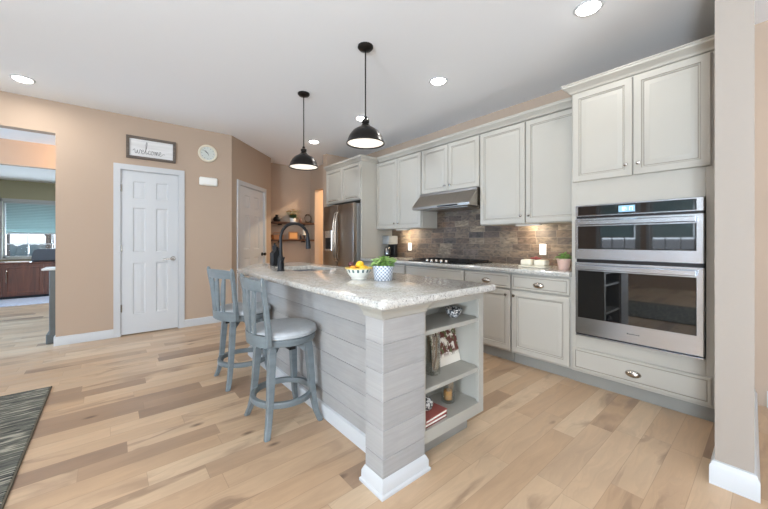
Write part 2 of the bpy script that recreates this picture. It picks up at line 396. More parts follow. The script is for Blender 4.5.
def dup(o, parent=None):
    c = o.copy(); COL.objects.link(c)
    if parent: c.parent = parent
    for ch in o.children: dup(ch, c)
    return c

# ------------------------------------------------------------------ setting
XW = 3.55      # cabinet wall
YD = 5.14      # wall with the white door
T = .12
struct('floor', B().box(-6.5, 6.5, -5, 14, -.06, 0), M_FLOOR)
struct('ceiling', B().box(-6.5, 6.5, -5, 14, CEIL, CEIL+.06), M_CEIL)
# cabinet wall, running on into the room at the right of the column
struct('wall_right', B().box(XW, XW+T, -3.6, YD, 0, CEIL), M_WALL)
# wall end (column) closing the cabinet run, with its own baseboard
struct('wall_end', B().extr([(2.245, .062), (XW, .104), (XW, .19), (2.245, .19)], 'z', 0, CEIL), mat('taupe_wall_tone', rgb(154, 144, 134), .75, bump=.03, nscale=(60, 60, 60)))  # greyer, darker tone than the other walls
def base_profile(h=.115, t=.016): return [(0, 0), (t, 0), (t, h-.03), (t-.005, h-.018), (t-.007, h-.006), (0, h)]
def shoe_ring(b, x0, x1, y0, y1, h=.115, t=.018):
    b.rect_loft([(x0-t, x1, y0-t, y1+t, 0), (x0-t, x1, y0-t, y1+t, h-.028), (x0-t+.006, x1, y0-t+.006, y1+t-.006, h-.016), (x0-t+.009, x1, y0-t+.009, y1+t-.009, h-.004), (x0-.001, x1, y0-.001, y1+.001, h)])
b = B(); rg = []
for o, z in ((.018, 0), (.018, .087), (.012, .099), (.009, .111), (.001, .115)): rg.append([(2.245-o, .062-o, z), (XW-.02, .1034-o, z), (XW-.02, .11, z), (2.30, .11, z), (2.30, .18, z), (2.92, .18, z), (2.92, .19+o, z), (2.245-o, .19+o, z)])
b.rings(rg); struct('baseboard_column', b, M_TRIM)
struct('baseboard_right', B().extr([(XW-p[0], p[1]) for p in base_profile()], 'y', -3.5, .04), M_TRIM)
# wall with the white door and the wide opening
b = B()
for x0, x1, z0, z1 in ((-.475, .085, 0, CEIL), (.085, .70, 2.05, CEIL), (.70, 1.365, 0, CEIL), (-2.4, -.475, 2.37, CEIL), (-4.6, -2.4, 0, CEIL)): b.box(x0, x1, YD, YD+T, z0, z1)
struct('wall_door', b, M_WALL, smooth=0)
b = B()
for x0, x1 in ((-.488, .022), (.763, 1.37)): b.extr([(YD-p[0], p[1]) for p in base_profile(.1)], 'x', x0, x1)
b.box(-.489, -.475, YD-.012, YD+T, 0, .1, .003)
struct('baseboard_door', b, M_TRIM)
# doors -----------------------------------------------------------
def rect_panel(b, F, a0, a1, z0, z1, prof, mis, end_mi=0):
    """nested rectangles: prof = list of (inset, depth); F(a, z, d) -> point"""
    rings = [[F(a0+i, z0+i, d), F(a1-i, z0+i, d), F(a1-i, z1-i, d), F(a0+i, z1-i, d)] for i, d in prof]
    b.rings(rings, 0, True, True, mis=mis+[end_mi])
def six_panel(b, F, w, h, th=.035):
    as_ = [0, .115*w/.6, w/2-.055*w/.6, w/2+.055*w/.6, w-.115*w/.6, w]; zs = [0, .24, .885, 1.02, 1.575, 1.69, h-.125, h]
    vert = {}
    def V(a, z, d):
        k = (round(a, 4), round(z, 4), round(d, 4))
        if k not in vert: vert[k] = b.bm.verts.new(F(a, z, d))
        return vert[k]
    for i in range(5):
        for j in range(7):
            a0, a1, z0, z1 = as_[i], as_[i+1], zs[j], zs[j+1]
            if i in (1, 3) and j in (1, 3, 5):
                prev = [V(a0, z0, th), V(a1, z0, th), V(a1, z1, th), V(a0, z1, th)]
                for ins, d in ((.012, th-.009), (.024, th-.009), (.042, th-.002), (.045, th-.002)):
                    cur = [V(a0+ins, z0+ins, d), V(a1-ins, z0+ins, d), V(a1-ins, z1-ins, d), V(a0+ins, z1-ins, d)]
                    for k in range(4): b.face([prev[k], prev[(k+1) % 4], cur[(k+1) % 4], cur[k]])
                    prev = cur
                b.face(prev)
            else: b.face([V(a0, z0, th), V(a1, z0, th), V(a1, z1, th), V(a0, z1, th)])
    for p, q in (((0, 0), (w, 0)), ((w, 0), (w, h)), ((w, h), (0, h)), ((0, h), (0, 0))):
        b.face([b.bm.verts.new(F(p[0], p[1], th)), b.bm.verts.new(F(q[0], q[1], th)), b.bm.verts.new(F(q[0], q[1], 0)), b.bm.verts.new(F(p[0], p[1], 0))])
def casing(b, F, a0, a1, z1, w=.066, t=.018):
    for x0, x1, za, zb in ((a0-w, a0, 0, z1), (a1, a1+w, 0, z1), (a0-w, a1+w, z1, z1+w)):
        p = [F(x, z, d) for d in (0, t) for x, z in ((x0, za), (x1, za), (x1, zb), (x0, zb))]
        v = [b.bm.verts.new(q) for q in p]
        for q in ((0, 1, 2, 3), (4, 5, 6, 7), (0, 1, 5, 4), (1, 2, 6, 5), (2, 3, 7, 6), (3, 0, 4, 7)): b.face([v[i] for i in q])
    # jamb lining
    for x0, x1, za, zb in ((a0-.001, a0+.006, 0, z1), (a1-.006, a1+.001, 0, z1), (a0, a1, z1-.006, z1+.001)):
        p = [F(x, z, d) for d in (-.1, .002) for x, z in ((x0, za), (x1, za), (x1, zb), (x0, zb))]
        v = [b.bm.verts.new(q) for q in p]
        for q in ((0, 1, 2, 3), (4, 5, 6, 7), (0, 1, 5, 4), (1, 2, 6, 5), (2, 3, 7, 6), (3, 0, 4, 7)): b.face([v[i] for i in q])
def door(name, F, w, h, cas_name, hinge_left=True, lever=True):
    b = B(); six_panel(b, lambda a, z, d: F(a+.007, z+.012, d-.040), w-.014, h-.02)
    d = struct(name, b, M_DOOR)
    b = B(); casing(b, F, 0, w, h); struct(cas_name, b, M_TRIM, smooth=0)
    for z in (.34, 1.08, 1.82):
        b = B(); p0, p1 = F(.009, z-.045, .002), F(.009, z+.045, .002); b.cyl(p0, p1, .008, n=8)
        obj('hinge', b, M_CHROME, d)
    b = B(); c = Vector(F(w-.065, .935, -.005)); n = (Vector(F(0, 0, 1))-Vector(F(0, 0, 0)))
    a = (Vector(F(1, 0, 0))-Vector(F(0, 0, 0)))
    b.cyl(c, c+n*.012, .032, .029, 20); b.cyl(c+n*.01, c+n*.05, .011, n=12)
    if lever: b.tube([c+n*.05, c+n*.052-a*.03, c+n*.05-a*.075, c+n*.05-a*.115+Vector((0, 0, -.006))], [.012, .011, .0095, .008], 10)
    else: b.tube([c+n*.035, c+n*.045, c+n*.06, c+n*.072, c+n*.078], [.012, .025, .03, .022, .004], 14)
    obj('door_handle', b, M_CHROME if lever else M_DARK, d)
    return d
F1 = lambda a, z, d: (.088+a, YD-d, z)
door('door_1', F1, .61, 2.05, 'trim_1')
r2 = 2**-.5
AW0 = Vector((1.365, YD))
FA = lambda a, z, d: (AW0.x+a*r2+d*r2, AW0.y+a*r2-d*r2, z)
def slab_pts(b, F, a0, a1, z0, z1, d0, d1):
    p = [F(a, z, d) for d in (d0, d1) for a, z in ((a0, z0), (a1, z0), (a1, z1), (a0, z1))]
    v = [b.bm.verts.new(q) for q in p]
    for q in ((0, 1, 2, 3), (4, 5, 6, 7), (0, 1, 5, 4), (1, 2, 6, 5), (2, 3, 7, 6), (3, 0, 4, 7)): b.face([v[i] for i in q])
b = B()
for a0, a1, z0, z1 in ((0, .205, 0, CEIL), (.205, 1.045, 2.035, CEIL), (1.045, 1.335, 0, CEIL)): slab_pts(b, FA, a0, a1, z0, z1, -.12, 0)
struct('wall_angled', b, M_WALL, smooth=0)
F2 = lambda a, z, d: FA(a+.207, z, d)
door('door_2', F2, .836, 2.035, 'trim_2', lever=False)
b = B(); slab_pts(b, FA, 0, .14, 0, .1, 0, .014); slab_pts(b, FA, 1.11, 1.335, 0, .1, 0, .014); struct('baseboard_angled', b, M_TRIM)
# passage with the two shelves
ex, ey = FA(1.335, 0, 0)[:2]
struct('wall_passage_left', B().box(ex-.14, ex-.03, ey+.05, 6.6, 0, CEIL), M_WALL)
struct('wall_passage_end', B().box(ex-.05, 5.0, 6.45, 6.57, 0, CEIL), M_WALL)
b = B()
for y0, y1, z0, z1 in ((YD+.13, 5.52, 0, CEIL), (5.52, 6.25, 2.235, CEIL), (6.25, 6.45, 0, CEIL)): b.box(3.31, 3.42, y0, y1, z0, z1)
struct('wall_passage_right', b, M_WALL, smooth=0)
struct('wall_stub', B().box(2.955, XW+T, YD, YD+.13, 0, CEIL), M_WALL)
struct('wall_closet', B().box(4.9, 5.0, YD+.13, 6.45, 0, CEIL), M_WALL)
struct('wall_closet_front', B().box(XW+T, 5.0, YD, YD+.13, 0, CEIL), M_WALL)
# hall and far room seen through the opening
b = B(); b.box(-6.0, 1.4, 7.52, 7.64, 2.34, CEIL); b.box(.9, 1.4, 7.52, 7.64, 0, 2.34); b.box(-6, -3.6, 7.52, 7.64, 0, 2.34)
struct('wall_hall', b, M_WALL, smooth=0)
struct('wall_hall_right', B().box(1.3, 1.42, 5.26, 7.52, 0, CEIL), M_WALL)
WX0, WX1, WZ0, WZ1 = -2.12, -.80, .72, 2.17
b = B()
for x0, x1, z0, z1 in ((-6, WX0, 0, CEIL), (WX1, 2.0, 0, CEIL), (WX0, WX1, 0, WZ0), (WX0, WX1, WZ1, CEIL)): b.box(x0, x1, 12.6, 12.74, z0, z1)
struct('wall_far', b, M_GREEN, smooth=0)
struct('wall_far_right', B().box(1.9, 2.0, 7.64, 12.6, 0, CEIL), M_GREEN)
struct('wall_far_left', B().box(-4.7, -4.6, 7.64, 12.6, 0, CEIL), M_GREEN)
# room walls beside and behind the camera, with windows
def wall_with_holes(name, fixed0, fixed1, axis, lo, hi, holes, m):
    b = B(); cur = lo
    def put(a0, a1, z0, z1):
        if axis == 'x': b.box(fixed0, fixed1, a0, a1, z0, z1)
        else: b.box(a0, a1, fixed0, fixed1, z0, z1)
    for a0, a1, z0, z1 in sorted(holes):
        put(cur, a0, 0, CEIL)
        if z0 > 0: put(a0, a1, 0, z0)
        put(a0, a1, z1, CEIL); cur = a1
    put(cur, hi, 0, CEIL)
    return struct(name, b, m, smooth=0)
wall_with_holes('wall_left', -4.72, -4.6, 'x', -3.6, 7.52, [(2.29, 3.14, .92, 2.32), (1.17, 2.03, .92, 2.32), (-2.15, -.25, .5, 2.4), (5.8, 7.4, .3, 2.4)], M_WALL)
wall_with_holes('wall_back', -3.62, -3.5, 'y', -4.72, XW+T, [(-2.7, 1.5, 0.04, 2.25)], M_WALL)
def window(n, axis, f, a0, a1, z0, z1, nv, nh, inward):
    """frame, sash bars and pane; f = plane coordinate"""
    def bx(b, a, c, z, e, d0, d1, bev=.003):
        if axis == 'x': b.box(f+d0, f+d1, a, c, z, e, bev)
        else: b.box(a, c, f+d0, f+d1, z, e, bev)
    b = B(); w = .05
    for q in ((a0, a0+w, z0, z1), (a1-w, a1, z0, z1), (a0, a1, z0, z0+w), (a0, a1, z1-w, z1)): bx(b, *q, -.03, .03)
    for k in range(1, nv): a = a0+(a1-a0)*k/nv; bx(b, a-.011, a+.011, z0+w, z1-w, -.012, .012)
    for k in range(1, nh): z = z0+(z1-z0)*k/nh; bx(b, a0+w, a1-w, z-.011, z+.011, -.012, .012)
    o = struct('window_%d' % n, b, M_TRIM)
    b = B(); bx(b, a0+w*.6, a1-w*.6, z0+w*.6, z1-w*.6, -.003, .003, 0); obj('pane', b, M_PANE, o, smooth=0)
    b = B(); q = (.09 if inward > 0 else -.09); bx(b, a0-.07, a0, z0-.02, z1+.08, *sorted((q, q-.02*inward))); bx(b, a1, a1+.07, z0-.02, z1+.08, *sorted((q, q-.02*inward)))
    bx(b, a0-.07, a1+.07, z1, z1+.08, *sorted((q, q-.02*inward))); bx(b, a0-.1, a1+.1, z0-.04, z0-.005, *sorted((q+.035*inward, q-.06*inward)))
    obj('window_casing', b, M_TRIM, o)
    return o
window(1, 'y', 12.67, WX0, WX1, WZ0, WZ1, 3, 4, -1)
window(2, 'x', -4.66, 2.29, 3.14, .92, 2.32, 3, 4, 1)
window(3, 'x', -4.66, 1.17, 2.03, .92, 2.32, 3, 4, 1)
window(4, 'x', -4.66, -2.15, -.25, .5, 2.4, 4, 3, 1)
window(5, 'x', -4.66, 5.8, 7.4, .3, 2.4, 3, 4, 1)
window(6, 'y', -3.56, -2.7, 1.5, .04, 2.25, 3, 1, 1)
def shade(axis, f, a0, a1, z0, z1, label):
    n = int((z1-z0)/.02); pts = []
    for k in range(n+1): pts.append((.004 if k % 2 else -.004, z0+(z1-z0)*k/n))
    b = B()
    front = [(f+p, z) for p, z in pts]; back = [(f+p+.004, z) for p, z in pts][::-1]
    b.extr(front+back, 'y' if axis == 'x' else 'x', a0, a1)
    t = thing('window_shade', label, 'blind', (f, a0, z1) if axis == 'x' else (a0, f, z1))
    obj('shade_fabric', b, M_SHADE, t, smooth=0)
    for z in (z0-.012, z1-.005):
        b = B()
        if axis == 'x': b.box(f-.015, f+.019, a0, a1, z-.012, z+.018, .003)
        else: b.box(a0, a1, f-.015, f+.019, z-.012, z+.018, .003)
        obj('shade_rail', b, M_TRIM, t)
shade('y', 12.60, WX0+.06, WX1-.06, 1.37, 2.15, 'pale blue pleated shade half lowered over the far room window')
shade('x', -4.60, 2.35, 3.08, 1.27, 2.30, 'blue pleated shade reflected in the oven, on the window nearer the hall')
shade('x', -4.60, 1.23, 1.97, 1.27, 2.30, 'blue pleated shade reflected in the oven, on the window farther from the hall')
# outside: snowy yard with a hedge and bare trees
struct('ground_outside', B().box(-12, 8, 14.01, 40, -.5, -.06), M_SNOW)
def bare_tree(x, y, h, label, seed):
    rnd = random.Random(seed); b = B()
    def br(p, d, L, r, k):
        q = p+d*L; b.tube([p, p+d*L*.5+Vector((rnd.uniform(-.04, .04)*L, 0, 0)), q], [r, r*.8, r*.6], 6)
        if k:
            for _ in range(3):
                dd = (d+Vector((rnd.uniform(-.8, .8), rnd.uniform(-.6, .6), rnd.uniform(-.1, .5)))).normalized(); br(q-d*L*rnd.uniform(0, .3), dd, L*.66, r*.55, k-1)
    br(Vector((x, y, -.07)), Vector((0, 0, 1)), h*.35, .11, 4)
    tag(obj('bare_tree', b, M_BARK, org=(x, y, -.07)), label, 'tree', 'bare trees outside the far window')
bare_tree(-2.9, 18, 5.5, 'leafless tree outside the far window, seen in its left panes', 3)
bare_tree(-2.0, 20, 6, 'leafless tree outside the far window, seen in its middle panes', 5)
bare_tree(-1.7, 16.6, 4.5, 'leafless tree outside the far window, seen in its right panes', 9)
rh = random.Random(2); b = B()
for k in range(60): b.ball((-7+k*.15, 24+rh.uniform(-.4, .4), .25+rh.uniform(0, .35)), .42, (1, 1, 1), 8)
tag(obj('hedge', b, M_HEDGE, org=(-3, 24, -.07)), 'grey green hedge across the yard beyond the far window', 'hedge')

# ------------------------------------------------------------------ cabinets
FX = 2.93      # face of base and tall cabinets (doors stand proud of it to 2.93)
FU = 3.20      # face of upper cabinets
CF = FX+.02
DOORP = [(0, -.02), (0, -.004), (.004, 0), (.046, 0), (.049, -.004), (.053, -.004), (.058, -.011), (.062, -.011), (.092, -.001), (.096, -.001)]
DMI = [0, 0, 0, 1, 0, 0, 1, 0, 0]
DRAWP = [(0, -.02), (0, -.005), (.005, 0), (.018, 0), (.021, -.003), (.024, -.003), (.027, 0)]
RMI = [0, 0, 0, 1, 1, 0]
def front(name, parent, X, y0, y1, z0, z1, prof, mis):
    b = B(); rect_panel(b, lambda a, z, d: (X-d, a, z), y0, y1, z0, z1, prof, mis); return obj(name, b, [M_CAB, M_GLAZE], parent, 20)
def cab_door(parent, X, y0, y1, z0, z1, ky=None, kz=None, handle=None):
    d = front('door', parent, X, y0, y1, z0, z1, DOORP, DMI)
    if ky is not None:
        b = B(); prof = [(.006, 0), (.005, .012), (.012, .017), (.0145, .022), (.012, .027), (.002, .029)]
        b.lathe([(r, -h) for r, h in prof], (X, ky, kz), 14, axis='x'); obj('knob', b, M_CHROME, d)
    if handle:
        hy0, hy1, hz = handle; b = B(); b.tube([(X, hy0, hz), (X-.026, hy0+.012, hz), (X-.028, (hy0+hy1)/2, hz), (X-.026, hy1-.012, hz), (X, hy1, hz)], .005, 8); obj('handle', b, M_CHROME, d)
    return d
def cup_pull(parent, X, yc, zc, w=.10):
    b = B(); rings = []
    for k in range(9):
        a = -PI/2+PI*k/8; y = yc+math.sin(a)*w/2; r = max(.0015, math.cos(a)*.024)
        rings.append([(X-r*math.sin(PI*j/6), y, zc-.012+r*1.15*math.cos(PI*j/6)) for j in range(7)]+[(X, y, zc-.012-r*.6)])
    b.rings(rings); obj('cup_pull', b, M_CHROME, parent, 60)
def cab_drawer(parent, X, y0, y1, z0, z1, pull=True):
    d = front('drawer', parent, X, y0, y1, z0, z1, DRAWP, RMI)
    if pull: cup_pull(d, X, (y0+y1)/2, (z0+z1)/2)
    return d
def carcass(parent, boxes, name='body'):
    b = B()
    for q in boxes: b.box(*q, .002)
    return obj(name, b, M_CAB, parent)
def crown(parent, x, y0, y1, z=2.385, near=True, far=False, wallx=XW-.003, name='crown'):
    prof = [(0, 0), (.012, .006), (.016, .016), (.022, .024), (.045, .042), (.055, .05), (.056, .064), (.062, .068), (.062, .075)]
    b = B(); rings = []
    for o, h in prof:
        ya = y0-(o if near else 0); yb = y1+(o if far else 0)
        rings.append([(x-o, ya, z+h), (wallx, ya, z+h), (wallx, yb, z+h), (x-o, yb, z+h)])
    b.rings(rings); return b

# tall oven cabinet
t = thing('oven_cabinet', 'tall cream cabinet built around the wall oven, with two doors above and a drawer below', 'cabinet', (CF, .67, 0))
XC = XW-.003
carcass(t, [(CF, XC, .195, .29, .1, 2.39), (CF, XC, 1.052, 1.09, .1, 2.39), (CF, XC, .29, 1.052, 1.46, 2.39), (CF, XC, .29, 1.052, .1, .405)])
cab_door(t, FX, .265, .668, 1.655, 2.378, .635, 1.735); cab_door(t, FX, .674, 1.078, 1.655, 2.378, .71, 1.735)
cab_drawer(t, FX, .262, 1.076, .122, .298)
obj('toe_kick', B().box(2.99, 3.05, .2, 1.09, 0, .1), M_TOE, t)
obj('crown', crown(t, CF, .2, 1.09, near=False, far=True), M_CAB, t, 25)
# base units
def base_unit(label, y0, y1, drawers, doors, name='base_cabinet'):
    t = thing(name, label, 'cabinet', (CF, (y0+y1)/2, 0), 'base cabinets along the brick backsplash')
    carcass(t, [(CF+.010, XC, y0+.001, y1-.001, .1, .872)])
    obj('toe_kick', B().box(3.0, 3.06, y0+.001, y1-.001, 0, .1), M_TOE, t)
    for a, c, pull in drawers: cab_drawer(t, FX, a, c, .715, .852, pull)
    for a, c, ky in doors: cab_door(t, FX, a, c, .122, .700, ky, .655)
    return t
base_unit('base cabinet right beside the oven, under the small plant on the counter', 1.091, 1.622, [(1.103, 1.615, True)], [(1.103, 1.615, 1.585)])
base_unit('base cabinet second from the oven, partly behind the island corner', 1.623, 2.160, [(1.630, 2.150, True)], [(1.630, 2.150, 1.668)])
base_unit('wide base cabinet under the black cooktop', 2.161, 3.085, [(2.170, 3.075, False)], [(2.170, 2.62, 2.585), (2.626, 3.075, 2.662)])
base_unit('base cabinet beneath the coffee maker, next to the fridge panel', 3.086, 4.028, [(3.095, 4.02, False)], [(3.095, 3.555, 3.52), (3.561, 4.02, 3.597)])
# wall units
def wall_unit(label, y0, y1, z0, doors, name='wall_cabinet'):
    t = thing(name, label, 'cabinet', (FU+.02, (y0+y1)/2, z0), 'wall cabinets above the counter')
    carcass(t, [(FU+.030, XW-.018, y0+.001, y1-.001, z0, 2.384)])
    for a, c, ky, kz in doors: cab_door(t, FU, a, c, z0+.008, 2.372, ky, kz)
    return t
wall_unit('large pair of cream wall cabinet doors right beside the tall oven cabinet', 1.092, 2.147, 1.345, [(1.10, 1.612, 1.575, 1.425), (1.622, 2.14, 1.658, 1.425)])
wall_unit('short cream wall cabinet directly above the steel range hood', 2.148, 3.058, 1.785, [(2.156, 2.597, 2.562, 1.86), (2.606, 3.05, 2.642, 1.86)])
wall_unit('cream wall cabinet between the range hood and the fridge enclosure', 3.059, 4.028, 1.345, [(3.068, 3.538, 3.505, 1.425), (3.546, 4.02, 3.585, 1.425)])
tag(obj('crown_molding', crown(None, FU+.02, 1.154, 3.966, near=False), M_CAB, smooth=25, org=(FU, 2.5, 2.385)), 'long cream crown molding along the top of the wall cabinets', 'molding')
# fridge enclosure
t = thing('fridge_cabinet', 'cream cabinet and side panel enclosing the refrigerator, with two low doors on top', 'cabinet', (2.92, 4.58, 0))
carcass(t, [(2.92, XC, 4.03, 4.055, 0, 2.39), (2.92, XC, 5.05, 5.075, 0, 2.39), (2.92, XC, 4.055, 5.05, 1.80, 2.39)])
cab_door(t, 2.90, 4.045, 4.555, 1.815, 2.375, handle=(4.12, 4.40, 1.845)); cab_door(t, 2.90, 4.563, 5.065, 1.815, 2.375, handle=(4.66, 4.94, 1.845))
obj('crown', crown(t, 2.92, 4.03, 5.075, near=True), M_CAB, t, 25)
# refrigerator
t = thing('refrigerator', 'stainless french door refrigerator beneath the low cream cabinet', 'refrigerator', (3.2, 4.52, 0))
obj('body', B().box(2.87, 3.52, 4.075, 4.985, .03, 1.745, .006), M_FSIDE, t)
for y0, y1, hy in ((4.077, 4.526, 4.50), (4.534, 4.983, 4.565)):
    d = obj('door', B().box(2.80, 2.868, y0, y1, .72, 1.75, .012, seg=2), M_STEELD, t)
    b = B(); b.tube([(2.80, hy, .84), (2.765, hy, .88), (2.745, hy, 1.0), (2.738, hy, 1.2), (2.742, hy, 1.42), (2.765, hy, 1.58), (2.80, hy, 1.63)], .013, 10); obj('handle', b, M_CHROME, d)
    if hy > 4.53:
        obj('dispenser', B().box(2.792, 2.803, 4.70, 4.92, 1.0, 1.34, .006), M_STEEL, d)
        obj('dispenser_niche', B().box(2.789, 2.795, 4.725, 4.895, 1.03, 1.22, .003), M_BLACK, d)
d = obj('freezer_drawer', B().box(2.80, 2.868, 4.077, 4.983, .06, .71, .012, seg=2), M_STEELD, t)
b = B(); b.tube([(2.80, 4.15, .64), (2.75, 4.17, .64), (2.745, 4.53, .64), (2.75, 4.89, .64), (2.80, 4.91, .64)], .013, 10); obj('handle', b, M_CHROME, d)

# ------------------------------------------------------------------ perimeter counter, backsplash, hood, cooktop
b = B(); b.extr([(2.905, .882), (2.900, .889), (2.900, .903), (2.906, .910), (XW-.02, .910), (XW-.02, .874), (2.906, .874)], 'y', 1.093, 4.027)
tag(obj('countertop', b, M_GRAN, org=(3.2, 2.5, .874)), 'pale granite countertop along the brick backsplash wall', 'countertop')
b = B(); b.box(XW-.016, XW-.001, 1.092, 4.028, .912, 1.79)
tag(obj('backsplash', b, M_SPLASH, smooth=0), 'brown weathered brick tile backsplash between counter and wall cabinets', 'backsplash')
t = thing('range_hood', 'stainless under-cabinet range hood above the cooktop', 'range hood', (3.3, 2.6, 1.57))
b = B(); b.extr([(XW-.02, 1.782), (3.165, 1.782), (3.165, 1.755), (3.03, 1.612), (3.022, 1.600), (3.022, 1.572), (3.05, 1.570), (XW-.02, 1.570)], 'y', 2.158, 3.05); obj('canopy', b, mat('hood_steel', rgb(158, 151, 143), .28, 1, noise=.03, nscale=(4, 60, 4)), t, 20)
obj('filter', B().box(3.12, 3.5, 2.25, 2.95, 1.563, 1.571, .002), M_STEELD, t)
obj('control_strip', B().box(3.018, 3.024, 2.32, 2.62, 1.578, 1.594, .002), M_BLACK, t)
t = thing('cooktop', 'black gas cooktop with silver knobs on the counter under the hood', 'cooktop', (3.25, 2.62, .91))
obj('glass_top', B().box(2.975, 3.50, 2.17, 3.07, .910, .922, .004), M_HOBGL, t)
for yc in (2.33, 2.62, 2.91):
    b = B(); w = .135
    for xx in (3.06, 3.24, 3.44): b.box(xx-.006, xx+.006, yc-w, yc+w, .932, .941, .002)
    for yy in (yc-w, yc, yc+w): b.box(3.05, 3.45, yy-.006, yy+.006, .930, .939, .002)
    for xx in (3.06, 3.44):
        for yy in (yc-w, yc+w): b.box(xx-.007, xx+.007, yy-.007, yy+.007, .922, .933)
    obj('grate', b, M_IRON, t)
    for xx in (3.15, 3.35):
        b = B(); b.lathe([(.04, .922), (.04, .926), (.028, .927), (.028, .930), (.001, .931)], (xx, yc, 0), 18); obj('burner', b, M_IRON, t)
for k in range(5):
    b = B(); b.lathe([(.023, .922), (.022, .942), (.018, .948), (.001, .949)], (3.0, 2.46+.075*k, 0), 14); obj('knob', b, M_CHROME, t)

# wall oven
OX = 2.905
t = thing('wall_oven', 'stainless double wall oven with black glass, set in the tall cream cabinet', 'oven', (2.95, .67, .41))
obj('body', B().box(2.935, 3.5, .293, 1.049, .41, 1.456, .003), M_DARK, t)
cp = obj('control_panel', B().box(OX+.004, 2.94, .293, 1.049, 1.366, 1.457, .004), M_STEEL, t)
obj('panel_glass', B().box(OX, OX+.006, .328, 1.028, 1.374, 1.447, .002), M_GLASSB, cp)
ds = obj('display', B().box(OX-.002, OX+.001, .652, .752, 1.386, 1.434, .001), M_DISP, cp)
def seg_digit(b, y, z, w, h, segs, th=.0028):
    # y decreases to the viewer's right
    L = {'a': (y, z+h, y-w, z+h), 'g': (y, z+h/2, y-w, z+h/2), 'd': (y, z, y-w, z), 'f': (y, z+h/2, y, z+h), 'e': (y, z, y, z+h/2), 'b': (y-w, z+h/2, y-w, z+h), 'c': (y-w, z, y-w, z+h/2)}
    for s in segs:
        y0, z0, y1, z1 = L[s]; b.box(OX-.0035, OX-.0018, min(y0, y1)-th/2, max(y0, y1)+th/2, min(z0, z1)-th/2, max(z0, z1)+th/2)
b = B(); seg_digit(b, .738, 1.399, .011, .022, 'bc'); seg_digit(b, .722, 1.399, .011, .022, 'abged'); b.box(OX-.0035, OX-.0018, .7, .703, 1.404, 1.407); b.box(OX-.0035, OX-.0018, .7, .703, 1.413, 1.416)
seg_digit(b, .694, 1.399, .011, .022, 'bc'); seg_digit(b, .678, 1.399, .011, .022, 'abc'); obj('clock_digits', b, M_DIGIT, ds, 0)
def oven_door(name, z0, z1, gz0, gz1, hz0, hz1, gy0=.328, gy1=1.028):
    d = obj(name, B().box(OX, 2.938, .293, 1.049, z0, z1, .004), M_STEEL, t)
    obj('window_glass', B().box(OX-.003, OX+.003, gy0, gy1, gz0, gz1, .002), M_GLASSB, d)
    b = B(); hz = (hz0+hz1)/2
    b.extr([(OX-.052, hz0+.004), (OX-.045, hz0), (OX-.030, hz0), (OX-.030, hz1), (OX-.045, hz1), (OX-.052, hz1-.004)], 'y', .328, 1.028)
    for yy in (.345, .995): b.box(OX-.032, OX+.002, yy-.0, yy+.02, hz0+.006, hz1-.006)
    obj('handle', b, M_STEEL, d, 25)
    return d
oven_door('microwave_door', 1.025, 1.352, 1.107, 1.288, 1.297, 1.333)
ld = oven_door('oven_door', .428, 1.000, .557, .935, .946, .982)
b = B()
for k, wz in enumerate((.010, .006, .006, .008, .006, .006, .006)): b.box(OX-.0025, OX-.0005, .70-.011*k-.007, .70-.011*k, .489, .489+wz)
obj('logo', b, M_DARK, ld, 0)
obj('base_trim', B().box(OX+.004, 2.934, .293, 1.049, .408, .418, .002), M_STEEL, t)
obj('gap_strip', B().box(OX+.016, 2.934, .296, 1.046, .4185, .4275), M_DARK, t)  # dark strip filling the gap between base trim and oven door
t = thing('wall_hook', 'small red-brown wooden hook at the right edge of the oven cabinet', 'hook', (2.945, .225, 1.44))
obj('plate', B().box(2.936, 2.949, .212, .248, 1.385, 1.495, .006, seg=2), M_BROWN, t)
obj('peg', B().cyl((2.94, .23, 1.40), (2.915, .23, 1.405), .007, .009, 10), M_BROWN, t)

# ------------------------------------------------------------------ island
PX0, PX1, PY0, PY1 = .957, 1.237, 1.155, 1.29
IX0, IX1, IY1 = 1.10, 1.78, 3.48
SZ = [.075, .165]+[.165+.1325*k for k in range(1, 6)]+[.87]
t = thing('kitchen_island', 'whitewashed shiplap kitchen island with corner post and open end shelves', 'kitchen island', (1.4, 2.4, 0))
b = B()
for z0, z1 in zip(SZ, SZ[1:]): b.box(IX0, IX0+.02, PY1-.02, IY1, z0+.0015, z1-.0015, .002)
b.box(IX0+.004, IX0+.022, PY1, IY1-.01, .0, .868); obj('side_panel', b, M_SHIPY, t)
b = B()
for z0, z1 in zip(SZ, SZ[1:]): b.box(IX0+.022, IX1, IY1-.02, IY1, z0+.0015, z1-.0015, .002)
b.box(IX0+.022, IX1, IY1-.03, IY1-.005, 0, .868); obj('end_panel', b, M_SHIPX, t)
bp = obj('back_panel', B().box(IX1-.02, IX1, 1.44, IY1-.03, .0, .868, .002), M_ISL, t)
b = B(); b.extr([(IX0-p[0], p[1]) for p in base_profile(.085, .02)], 'y', PY1, IY1+.0); obj('baseboard', b, M_TRIM, t)
b = B(); SP = [.0]+SZ[1:-1]+[.868]
for z0, z1 in zip(SP, SP[1:]): b.box(PX0, PX1, PY0, PY1, z0+.0012, z1-.0012, .0025)
b.box(PX0+.004, PX1-.004, PY0+.004, PY1-.004, .0, .86)
post = obj('corner_post', b, M_SHIPX, t)
b = B(); sh = lambda o, z: (PX0-o, PX1+o, PY0-o, PY1+o, z)
b.rect_loft([sh(.022, 0), sh(.022, .012), sh(.014, .018), sh(.014, .052), sh(.009, .062), sh(.003, .076), sh(.0, .078)]); obj('post_base', b, M_TRIM, post)
b = B(); b.rect_loft([sh(.004, .810), sh(.008, .814), sh(.009, .828), sh(.016, .842), sh(.024, .852), sh(.026, .858), sh(.026, .869)]); obj('post_capital', b, M_ISL, post)
